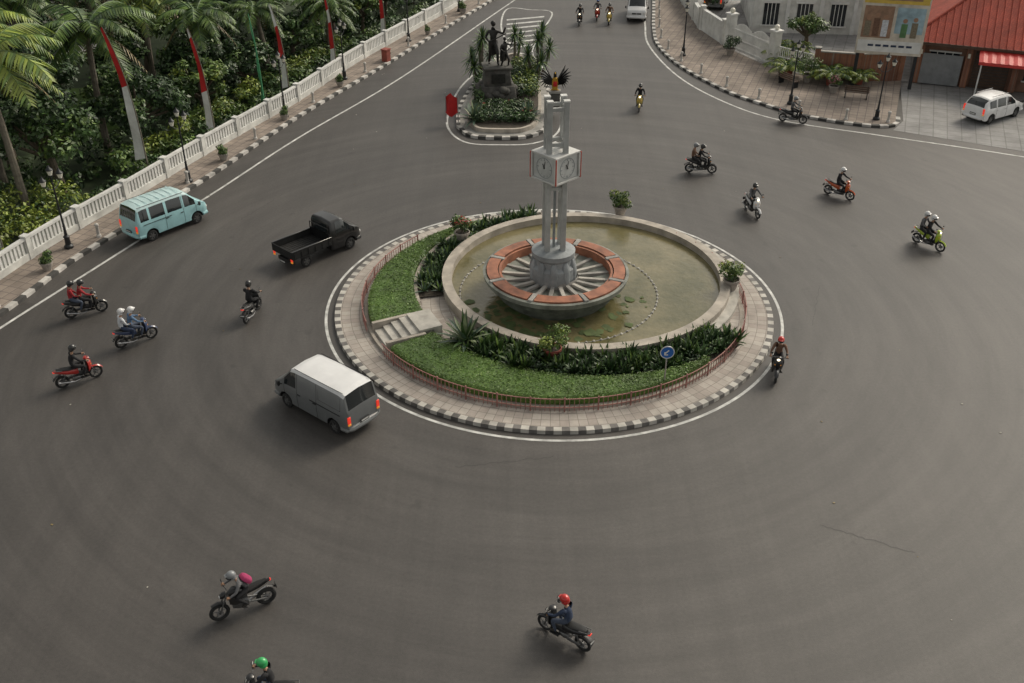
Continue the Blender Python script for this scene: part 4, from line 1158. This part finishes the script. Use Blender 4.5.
# eagle emblem statue
mb = MB()
mb.box((0, 0, .5), (.6, .5, 1.0), 'rock', bev=.03); mb.box((0, 0, 1.04), (.7, .6, .1), 'concrete')
mb.loft([(-.12, 0, 1.55, .12, .28), (0, 0, 1.5, .2, .42), (.12, 0, 1.5, .16, .36)], 'gold', 12, 2.2, Matrix.Rotation(-math.pi/2, 4, 'Z'))
mb.tube([(0, 0, 1.85), (0, -.06, 2.08), (0, -.14, 2.16)], [.10, .08, .07], 'bronze', 8)
mb.tube([(0, -.16, 2.16), (0, -.28, 2.12)], [.045, .01], 'gold', 6)
for sg in (-1, 1):
    for k in range(9):
        a = rad(70-k*17); L = 1.05-.05*k
        mb.tube([(sg*.16, .03, 1.75-.04*k), (sg*(.3+L*.45*math.cos(a)), .06, 1.75+L*.5*math.sin(a)), (sg*(.3+L*.75*math.cos(a)), .02, 1.7+L*.85*math.sin(a))], [.09, .14, .03], 'bronze', 5, flat=.35)
for k in range(5): mb.tube([(0, .05, 1.25), ((k-2)*.12, .06, .98+.03*abs(k-2))], [.05, .06], 'gold', 5)
mb.box((0, -.2, 1.52), (.22, .05, .28), 'cloth_flag_red', bev=.01)
mb.build('eagle_statue', (2.75, 63.0, .42), 0, smooth=50, scale=1.12)

rosette_plant('agave_plant', -2.35, 60.9, .42, 44, 1.3, .2, ('leaf_blue', 'leaf_blue_edge', 'leaf_blue'), 21)
rosette_plant('agave_plant', 1.0, 61.2, .42, 44, 1.2, .2, ('leaf_blue', 'leaf_blue_edge', 'leaf_blue'), 22)
def yucca(name, x, y, z, heads, seed):
    mb = MB(); r = random.Random(seed)
    for (dx, dy, h) in heads:
        mb.tube([(dx*.3, dy*.3, 0), (dx*.8, dy*.8, h*.6), (dx, dy, h)], [.13, .09, .08], 'palm_bark', 7)
        rosette(mb, (dx, dy, h), 56, .95, .11, ('leaf_mid', 'leaf_light', 'leaf_blue'), r.randint(0, 99), up0=88, up1=-50, curve=.3)
    mb.build(name, (x, y, z), 0, smooth=0)
yucca('yucca_tree', -2.2, 69.0, .42, [(0, 0, 2.4), (.7, .4, 1.8), (-.6, .3, 1.5), (.2, -.6, 3.1), (-.4, -.8, 1.2)], 1)
yucca('yucca_tree', 1.8, 69.6, .42, [(0, 0, 2.6), (.8, .1, 2.0), (-.7, -.4, 1.7), (.3, .6, 3.0), (.2, -.9, 1.4)], 2)
yucca('yucca_tree', .2, 72.8, .42, [(0, 0, 2.2), (.4, .3, 1.6)], 3)
def shrub(name, x, y, z, blobs, n, size, mats, seed, w=None):
    mb = MB()
    for c, s_ in blobs: mb.tube([(c[0]*.3, c[1]*.3, -.02), c], [.05, .02], 'bark', 5)
    leaves(mb, blobs, n, size, mats, seed, weights=w); mb.build(name, (x, y, z), 0, smooth=0)
shrub('flowering_shrub', -.9, 61.9, .42, [((dx*.62, dy, .35), (.5, .45, .35)) for dx in (-2, -1, 0, 1, 2, 3) for dy in (-1.3, -.6, .4, 1.2)], 5200, .15, ('leaf_dark', 'leaf_mid', 'leaf_light', 'petal_red'), 31, (5, 4, 2, .5))
shrub('flowering_shrub', .8, 67.5, .42, [((dx, dy, .5), (.6, .6, .5)) for dx in (-.4, .5) for dy in (-2, -1, 0, 1, 2, 3, 4)], 4200, .18, ('leaf_dark', 'leaf_mid', 'leaf_yellow'), 32)
shrub('flowering_shrub', -2.1, 66.0, .42, [((0, dy, .45), (.5, .6, .45)) for dy in (-1.5, -.5, .5, 1.5, 2.5, 4)], 2400, .18, ('leaf_dark', 'leaf_mid', 'leaf_light'), 33)
mb = MB()
for dx in (-.45, .35): mb.tube([(dx, 0, 0), (dx, 0, 1.9)], .03, 'steel', 6)
def flag(mb, x0, y0, z0, w_, h_, mat, M=None, amp=.08):
    nx, nz = 8, 6; vs = []; fs = []
    for i in range(nx+1):
        for j in range(nz+1):
            tp = 1-.45*abs(i/nx-.5)*2*(1 if j in (0, nz) else .3)
            vs.append((x0+w_*i/nx, y0+amp*math.sin(i*.9+j*.5), z0-h_*.5+(h_*.5-h_*j/nz)*tp))
    for i in range(nx):
        for j in range(nz): fs.append((i*(nz+1)+j, (i+1)*(nz+1)+j, (i+1)*(nz+1)+j+1, i*(nz+1)+j+1))
    mb.add(vs, fs, mat, M)
flag(mb, -.5, -.02, 1.95, .85, 1.6, 'cloth_flag_red', amp=.14)
mb.build('banner_sign', (-3.75, 61.3, .1), rad(-15), smooth=40)

# ------------------------------------------------------------------ street furniture
def lampmb():
    mb = MB()
    mb.rev([(.22, 0), (.22, .12), (.14, .2), (.13, .55), (.16, .6), (.08, .68), (.055, 1.1), (.07, 1.14), (.05, 1.2), (.04, 3.3), (.06, 3.34), (.04, 3.4)], 'dark_metal', n=12)
    mb.tube([(-.55, 0, 3.35), (-.3, 0, 3.15), (0, 0, 3.05), (.3, 0, 3.15), (.55, 0, 3.35)], .022, 'dark_metal', 6)
    mb.tube([(0, 0, 3.3), (0, 0, 3.7)], .03, 'dark_metal', 6)
    for (x, z) in ((-.55, 3.35), (.55, 3.35), (0, 3.7)):
        mb.rev([(.01, 0), (.07, .0), (.08, .06), (.15, .30)], ['dark_metal', 'dark_metal', 'lamp_glass'], n=8, c=(x, 0, z))
        mb.rev([(.17, .30), (.17, .33), (.05, .46), (.015, .56)], 'dark_metal', n=8, c=(x, 0, z))
    return mb
lm = lampmb()
l0 = lm.build('street_lamp', (-21.5, 43.6, .13), rad(70))
for (x, y, a) in ((-17.9, 51.7, 70), (-14.6, 62.3, 70), (-11.9, 70.2, 70), (-8.2, 80.0, 70), (-4.6, 89.5, 70), (-24.3, 33.0, 80), (23.3, 61.8, 20), (18.5, 64.8, 40), (13.0, 76, 80)):
    inst(l0.data, 'street_lamp', (x, y, .13), rad(a))
def banner(name, x, y, h, mats, seed, lean=1.4, pole='pole_green', w_=.55, az=rad(110)):
    mb = MB(); path = []
    for i in range(14):
        t = i/13; path.append((lean*t**3, 0, h*(t-.06*t**3)))
    mb.tube(path, [.045*(1-.7*i/13) for i in range(14)], pole, 6)
    for i in range(2, 13):
        a, b_ = Vector(path[i]), Vector(path[i+1]) if i < 13 else Vector(path[i])
        wa = w_*(1-(i-2)/14); wb = w_*(1-(i-1)/14); s0 = .06*math.sin(i*1.3); s1 = .06*math.sin((i+1)*1.3)
        mt = mats[((i-2)//2) % len(mats)]
        mb.add([(a.x+.03, 0, a.z), (b_.x+.03, 0, b_.z), (b_.x+wb, s1, b_.z-.12), (a.x+wa, s0, a.z-.12)], [(0, 1, 2, 3)], mt)
    mb.build(name, (x, y, .13), az, smooth=0)
W_F, R_F = 'cloth_flag_white', 'cloth_flag_red'
banner('banner_pole', -20.0, 51.7, 9.0, (W_F, W_F, W_F, R_F, R_F, R_F), 1, lean=.9, pole='palm_bark', w_=.62, az=rad(178))
banner('banner_pole', -15.9, 62.6, 6.8, ('pole_green',), 2, lean=.35, w_=.22, az=rad(150))
banner('banner_pole', -23.8, 42.0, 3.8, (W_F, W_F, R_F, R_F), 3, lean=.4, pole='palm_bark', w_=.5, az=rad(178))
banner('banner_pole', -17.7, 57.2, 7.4, (W_F, W_F, R_F, R_F, R_F), 4, lean=.6, pole='palm_bark', w_=.5, az=rad(175))
banner('banner_pole', -14.8, 65.2, 6.8, (W_F, W_F, R_F, R_F), 4, lean=.6, pole='palm_bark', w_=.45, az=rad(175))
banner('banner_pole', -9.9, 79.3, 6.5, (W_F, R_F, R_F), 5, lean=.6, pole='palm_bark', w_=.4, az=rad(170))
banner('banner_pole', -12.6, 71.3, 6.2, (W_F, R_F, R_F), 6, lean=.4, pole='palm_bark', w_=.4, az=rad(170))
ko = offset(kpath, .55)
bo = MB(); bo.rev([(.01, 0), (.13, 0), (.12, .1), (.08, .14), (.075, .55), (.11, .6), (.10, .68), (.01, .74)], 'kerb_white', n=12)
b0 = None; g = random.Random(9)
pl = None
for i in range(20, len(ko), 6):
    p = ko[i]
    if p.y < 20 or p.y > 96: continue
    if (i//6) % 2:
        if b0 is None: b0 = bo.build('bollard', (p.x, p.y, .135)).data
        else: inst(b0, 'bollard', (p.x, p.y, .135))
    else:
        if pl is None:
            mb = MB(); mb.rev([(.01, 0), (.2, 0), (.30, .36), (.33, .36), (.33, .44), (.27, .44), (.26, .38), (.01, .38)], ['pot_clay']*6+['soil'], n=14)
            leaves(mb, [((0, 0, .6), (.33, .33, .28)), ((.1, .1, .85), (.22, .22, .2))], 420, .14, ('leaf_dark', 'leaf_mid', 'leaf_light'), 3)
            pl = mb.build('planter', (p.x, p.y, .135), smooth=0).data
        else: inst(pl, 'planter', (p.x, p.y, .135), g.random()*6, g.uniform(.7, 1.1))
ko2 = offset(kRp, .6)
for i in range(6, len(ko2)-3, 6):
    p = ko2[i]
    inst(b0, 'bollard', (p.x, p.y, .135))
mb = MB()
mb.box((0, 0, .42), (.5, .5, .84), 'pot_red', bev=.03); mb.box((0, 0, .88), (.56, .56, .08), 'pot_red')
mb.build('litter_bin', (-9.4, 74.6, .135), rad(60)); 
mb = MB()
for k in range(4): mb.box((0, -.18+k*.12, .45), (1.6, .09, .04), 'wood_dark')
for k in range(3): mb.box((0, .26, .6+k*.13), (1.6, .03, .1), 'wood_dark')
for sg in (-1, 1): mb.box((sg*.7, 0, .22), (.06, .45, .44), 'dark_metal'); mb.box((sg*.7, .25, .6), (.05, .05, .7), 'dark_metal')
be = mb.build('park_bench', (23.2, 66.0, .135), rad(160)); inst(be.data, 'park_bench', (19.3, 68.8, .135), rad(120))

# ------------------------------------------------------------------ right side buildings
mb = MB()
W_, D_, Hh = 20, 9, 3.0
mb.box((W_/2, D_/2+.3, Hh/2), (W_, D_, Hh), 'wall_brown')
for k in range(7):
    x = .35+k*3.1
    mb.box((x, .10, Hh/2), (.4, .4, Hh-.01), 'brick'); mb.box((x, -.12, 2.2), (.16, .06, .3), 'lamp_glass')
    if k < 6:
        if k in (1, 3, 4):
            mb.box((x+1.55, .26, 1.25), (2.3, .08, 2.5), 'wood_dark')
            for q in range(12): mb.box((x+1.55, .205, .12+q*.2), (2.3, .03, .03), 'black_plastic')
        else:
            mb.box((x+1.55, .27, 1.5), (1.9, .06, 1.4), 'window_dark'); mb.box((x+1.55, .25, 2.25), (2.1, .12, .1), 'white_paint'); mb.box((x+1.55, .22, .76), (2.1, .16, .08), 'white_paint')
            for q in (-.5, 0, .5): mb.box((x+1.55+q, .225, 1.5), (.06, .05, 1.4), 'white_paint')
ov = .9; x0, x1, y0, y1 = -ov, W_+ov, -ov+.2, D_+ov; rz_ = 5.9; ym = (y0+y1)/2
vs = [(x0, y0, Hh), (x1, y0, Hh), (x1, y1, Hh), (x0, y1, Hh), (x0+4.6, ym, rz_), (x1-4.6, ym, rz_)]
mb.add(vs, [(0, 1, 5, 4), (1, 2, 5), (2, 3, 4, 5), (3, 0, 4)], 'roof_tile')
mb.add([(p[0], p[1], p[2]-.12) for p in vs[:4]], [(0, 1, 2, 3)], 'wood_dark')
mb.box(((x0+x1)/2, y0-.02, Hh-.08), (x1-x0, .05, .2), 'wood_dark'); mb.box((x0-.02, ym, Hh-.08), (.05, y1-y0, .2), 'wood_dark')
mb.tube([(x0+4.6, ym, rz_+.03), (x1-4.6, ym, rz_+.03)], .12, 'roof_tile', 6); mb.tube([(x0, y0, Hh+.03), (x0+4.6, ym, rz_+.03)], .10, 'roof_tile', 6)
for k in range(int((x1-x0)/.45)):
    xx = x0+.2+k*.45
    tmax = min(1, (xx-x0)/4.6, (x1-xx)/4.6)
    if tmax > .05: mb.tube([(xx, y0, Hh+.02), (xx, y0+(ym-y0)*tmax, Hh+.02+(rz_-Hh)*tmax)], .045, 'roof_tile', 4, caps=False)
for (ax0, ax1, az, ad) in ((4.0, 14.5, 2.95, 2.2),):
    nn = 40; vs = []
    for i in range(nn+1):
        xx = ax0+(ax1-ax0)*i/nn; dz = .05 if i % 2 else 0
        vs += [(xx, .1, az+dz), (xx, -ad, az-.55+dz)]
    mb.add(vs, [(2*i, 2*i+1, 2*i+3, 2*i+2) for i in range(nn)], 'awning_red')
    mb.box(((ax0+ax1)/2, -ad, az-.62), (ax1-ax0, .05, .2), 'awning_red')
    for xx in (ax0+.2, (ax0+ax1)/2, ax1-.2): mb.tube([(xx, -ad+.1, 0), (xx, -ad+.1, az-.55)], .05, 'white_paint', 8)
mb.box((1.8, -.15, 1.1), (2.6, .04, 2.1), 'shutter')
mb.build('brick_house', (28.2, 69.9, .05), math.atan2(-.36, .93), smooth=0)

# billboard
mb = MB()
for xx in (-1.9, 1.9): mb.box((xx, .12, 3.2), (.22, .22, 6.4), 'dark_metal')
mb.box((0, 0, 4.4), (4.3, .12, 4.2), 'ad_cream'); 
mb.box((0, -.07, 6.05), (4.1, .02, .75), 'ad_yellow'); mb.box((-1.0, -.068, 4.45), (1.9, .02, 2.1), 'ad_brown'); mb.box((1.05, -.072, 4.6), (1.8, .02, 1.7), 'ad_blue')
mb.box((0, -.068, 2.85), (4.1, .02, .75), 'white_paint'); mb.box((.2, -.088, 6.05), (2.8, .01, .3), 'ad_brown')
for k, (xx, cc, hc_) in enumerate(((-1.6, 'cloth_khaki', 1.0), (-1.05, 'cloth_brown', 1.2), (-.5, 'cloth_white', 1.1), (.75, 'ad_green', .9), (1.4, 'cloth_khaki', 1.0))):
    mb.box((xx, -.092, 3.8+hc_/2-.3), (.40, .01, hc_), cc)
    mb.rev([(.001, .006), (.15, .006), (.15, 0)], 'skin', n=14, M=Matrix.Translation((xx, -.09, 3.8+hc_-.1)) @ Matrix.Rotation(math.pi/2, 4, 'X'))
for k in range(6): mb.box((-1.2+k*.5, -.09, 2.9), (.36, .01, .14), 'cloth_navy')
mb.build('billboard', (25.6, 68.3, .13), rad(-14), smooth=0)

def wall_run(mb, pts, h, t, mat, cap, step=2.4, z0=.06):
    for i in range(len(pts)-1):
        a, b_ = Vector(pts[i]), Vector(pts[i+1]); d = b_-a; ang = math.atan2(d.y, d.x); m_ = (a+b_)/2
        mb.box((m_.x, m_.y, z0+h/2), (d.length, t, h), mat, ang)
        mb.box((m_.x, m_.y, z0+h+.04), (d.length, t+.1, .08), cap, ang)
        k = max(1, int(d.length/step))
        for q in range(k+1):
            p = a+d*q/k; mb.box((p.x, p.y, z0+(h+.25)/2), (t+.16, t+.16, h+.25), mat, ang); mb.box((p.x, p.y, z0+h+.29), (t+.26, t+.26, .08), cap, ang)
mb = MB(); wall_run(mb, [(21.6, 70.7), (24.4, 70.0), (27.4, 70.1)], 1.9, .2, 'brick', 'concrete'); mb.build('garden_wall', smooth=0)
mb = MB(); wall_run(mb, [(15.5, 84), (15.4, 92), (15.5, 103)], 1.5, .2, 'white_wall', 'white_paint'); wall_run(mb, [(15.6, 83.5), (16.6, 79.2)], 1.7, .2, 'white_wall', 'white_paint'); mb.build('garden_wall', smooth=0)
mb = MB()
for (x, y) in ((16.9, 78.3), (19.2, 73.4)):
    mb.box((x, y, 1.35), (.6, .6, 2.6), 'white_wall', rad(25)); mb.box((x, y, 2.7), (.75, .75, .12), 'white_paint', rad(25)); mb.sphere((x, y, 2.95), .2, 'lamp_glass', 12, 8)
a, b_ = Vector((17.1, 77.9)), Vector((19.0, 73.8)); ang = math.atan2((b_-a).y, (b_-a).x)
for k in range(36):
    p = a.lerp(b_, (k+.5)/36); hh = 1.7+.4*math.sin(math.pi*((k+.5) % 18)/18)
    mb.box((p.x, p.y, .14+hh/2), (.06, .04, hh), 'white_paint', ang)
for z in (.3, .95, 1.65):
    p = (a+b_)/2; mb.box((p.x, p.y, z), ((b_-a).length, .06, .10), 'white_paint', ang)
mb.build('entrance_gate', smooth=0)
mb = MB()
a, b_ = Vector((19.4, 73.1)), Vector((21.4, 70.9)); ang = math.atan2((b_-a).y, (b_-a).x)
for k in range(18):
    p = a.lerp(b_, (k+.5)/18); mb.box((p.x, p.y, .95), (.05, .04, 1.5), 'white_paint', ang)
for z in (.25, .95, 1.65):
    p = (a+b_)/2; mb.box((p.x, p.y, z), ((b_-a).length, .06, .06), 'white_paint', ang)
mb.build('iron_fence', smooth=0)
mb = MB()
mb.box((8, 5, 2.4), (16, 10, 4.8), 'white_wall')
for k in range(6):
    x = 1.4+k*2.65
    mb.box((x, -.02, 1.5), (1.2, .06, 1.7), 'window_dark'); mb.box((x, -.06, 2.45), (1.5, .16, .14), 'white_paint'); mb.box((x, -.06, .6), (1.5, .2, .1), 'white_paint')
    for q in (-.3, 0, .3): mb.box((x+q, -.055, 1.5), (.05, .03, 1.7), 'white_paint')
    mb.box((x+1.3, -.06, 2.4), (.3, .12, 4.79), 'white_paint')
vs = [(-.8, -.8, 4.8), (16.8, -.8, 4.8), (16.8, 10.8, 4.8), (-.8, 10.8, 4.8), (4.5, 5, 7.6), (11.5, 5, 7.6)]
mb.add(vs, [(0, 1, 5, 4), (1, 2, 5), (2, 3, 4, 5), (3, 0, 4), (3, 2, 1, 0)], 'roof_tile')
mb.build('white_house', (19.6, 83.0, .06), rad(-6), smooth=0)
mb = MB()
mb.box((0, 0, 2.2), (16, 9, 4.4), 'wall_cream')
for k in range(6): mb.box((-6.5+k*2.6, -4.52, 2.1), (1.5, .08, 1.6), 'window_dark'); mb.box((-6.5+k*2.6, -4.56, 1.2), (1.8, .2, .1), 'white_paint')
vs = [(-9, -5.5, 4.4), (9, -5.5, 4.4), (9, 5.5, 4.4), (-9, 5.5, 4.4), (-5, 0, 7.2), (5, 0, 7.2)]
mb.add(vs, [(0, 1, 5, 4), (1, 2, 5), (2, 3, 4, 5), (3, 0, 4), (3, 2, 1, 0)], 'roof_tile')
mb.build('office_building', (-42, 92, .1), rad(12), smooth=0)

potted('potted_plant', 20.8, 69.6, .135, .38, 51, ('leaf_mid', 'leaf_light'), fr=.9, h=.55)
mb = MB(); mb.rev([(.01, 0), (.3, 0), (.42, .6), (.35, .6), (.3, .5), (.01, .5)], ['pot_red']*4+['soil'], n=14)
for i in range(15):
    frond(mb, (0, 0, .6), i*2.399, 2.0, rad(78-45*i/13), .25, ('leaf_mid', 'leaf_yellow'), random.Random(i), 18, .6)
pp = mb.build('potted_palm', (19.6, 70.6, .135), smooth=0)
inst(pp.data, 'potted_palm', (22.3, 68.9, .135), 1.0); inst(pp.data, 'potted_palm', (24.3, 69.1, .135), 2.0, .8); inst(pp.data, 'potted_palm', (20.6, 74.5, .06), 2.0, 1.2)
potted('potted_plant', 16.6, 76.2, .135, .38, 52, ('leaf_dark', 'leaf_mid'), fr=.7)
potted('potted_plant', 22.0, 67.2, .135, .35, 53, ('leaf_mid', 'leaf_light', 'petal_pink'), fr=.5)
tree('courtyard_tree', 22.2, 75.5, 3.4, 1.3, 62, 1800, mats=('leaf_mid', 'leaf_light', 'leaf_yellow'), size=.22)
tree('courtyard_tree', 16.6, 88.0, 2.6, 1.1, 63, 1500, size=.22)

# ------------------------------------------------------------------ left park vegetation
DK = ('leaf_dark', 'leaf_mid', 'leaf_light'); YL = ('leaf_mid', 'leaf_light', 'leaf_yellow')
TR = [(-24.2, 50.0, 5.4, 2.9, 5200, DK), (-22.2, 56.2, 4.6, 2.4, 4200, DK), (-28.3, 53.5, 6.0, 3.0, 4500, DK), (-27.8, 60.0, 5.2, 2.5, 3600, DK),
      (-19.4, 61.5, 3.8, 1.9, 3200, YL), (-17.8, 66.5, 3.6, 1.9, 3000, DK), (-33.0, 66.0, 6.5, 3.4, 4200, DK), (-21.5, 70.0, 5.0, 2.6, 3600, DK),
      (-16.0, 73.0, 3.8, 2.0, 3000, DK), (-26.5, 72.5, 5.2, 2.8, 3400, YL), (-14.0, 79.5, 4.2, 2.3, 3200, DK), (-19.5, 82.0, 5.5, 3.0, 3600, DK),
      (-10.8, 86.5, 4.0, 2.1, 2800, DK), (-38.0, 72.0, 7.0, 3.6, 3800, DK), (-27.0, 86.0, 6.5, 3.4, 3600, DK), (-14.0, 91.5, 5.5, 3.0, 3200, DK),
      (-29.5, 46.5, 5.5, 2.7, 3400, DK), (-20.8, 65.0, 4.2, 2.0, 2800, DK), (-24.6, 62.0, 3.4, 1.7, 2400, YL), (-23.5, 76.5, 5.0, 2.7, 3200, DK),
      (-30.5, 76.5, 6.0, 3.0, 3200, DK), (-17.0, 87.0, 5.0, 2.6, 2800, YL), (-22.5, 90.5, 6.0, 3.2, 3000, DK), (-9.0, 92.5, 4.0, 2.2, 2200, DK),
      (-36.0, 84.0, 7.0, 3.6, 3200, DK), (-43.0, 80.0, 7.5, 4.0, 3200, DK), (-26.5, 66.5, 4.0, 2.0, 2600, DK), (-36.0, 58.0, 6.0, 3.2, 3000, DK), (-12.2, 82.8, 3.0, 1.5, 1800, YL)]
for i, (x, y, h, cr, n_, mt) in enumerate(TR):
    tree('park_tree', x, y, h, cr, i+1, n_, mats=mt, size=.29)
PL = [(-24.6, 46.6, 8.2, 4.4), (-23.6, 55.5, 7.6, 3.8), (-20.4, 64.0, 6.0, 3.2), (-24.5, 67.5, 6.8, 3.7), (-30.2, 61.5, 7.8, 4.0), (-18.0, 77.0, 5.4, 3.3), (-23.0, 80.5, 6.0, 3.4),
      (-33.5, 70.0, 7.0, 3.8), (-13.6, 75.0, 4.2, 2.7), (-27.5, 50.5, 8.6, 4.2), (-28.5, 70.0, 7.0, 3.8), (-17.2, 70.2, 5.0, 2.7), (-16.2, 83.0, 5.0, 3.0)]
for i, (x, y, h, L) in enumerate(PL):
    palm('palm_tree', x, y, h, L, 21+i, nf=16+(i*5) % 7, mats=('leaf_mid', 'leaf_light') if i % 3 else ('leaf_light', 'leaf_yellow'))
def along(path, off_, y0, y1, step, r, z):
    o = offset(path, off_); out = []; last = None
    for p in o:
        if y0 < p.y < y1 and (last is None or (p-last).length > step):
            out.append(((p.x+r.uniform(-.3, .3), p.y, z*r.uniform(.7, 1.5)), (r.uniform(.5, .95), r.uniform(.5, .95), r.uniform(.35, .75)))); last = p
    return out
g = random.Random(77)
def hedge(name, bl, n, size, mats, seed, w=None):
    mb = MB(); leaves(mb, bl, n, size, mats, seed, weights=w); mb.build(name, (0, 0, .1), smooth=0)
hedge('shrub_border', along(wpath, 1.1, 34, 48.5, .7, g, .75)+along(wpath, 2.1, 34, 48.5, .8, g, 1.0)+along(wpath, 3.2, 34, 48, 1.0, g, 1.2), 9500, .20, ('leaf_light', 'leaf_yellow', 'leaf_mid'), 71, (4, 4, 2))
hedge('shrub_border', along(wpath, 1.0, 48, 66, .8, g, .6), 5200, .22, DK, 72)
hedge('shrub_border', along(wpath, 2.2, 52, 76, .9, g, .9), 6200, .24, YL, 73)
hedge('shrub_border', along(wpath, 1.2, 66, 94, .9, g, .7), 5500, .24, DK, 74)
hedge('undergrowth', along(wpath, 3.6, 48, 94, 1.3, g, .7)+along(wpath, 5.2, 48, 94, 1.5, g, .7)+along(wpath, 7.4, 46, 94, 1.8, g, .8)+along(wpath, 10, 46, 94, 2.2, g, .8), 12000, .30, DK, 75, (5, 4, 1.5))
mb = MB(); bl = []
for k in range(70):
    a = g.uniform(-1.3, 1.3); r_ = g.uniform(118, 150); bl.append(((r_*math.sin(a), r_*math.cos(a), g.uniform(2, 6)), (5, 5, 4)))
leaves(mb, bl, 9000, 1.5, DK, 88); mb.build('distant_trees', smooth=0)
print('OBJS', len(bpy.data.objects))
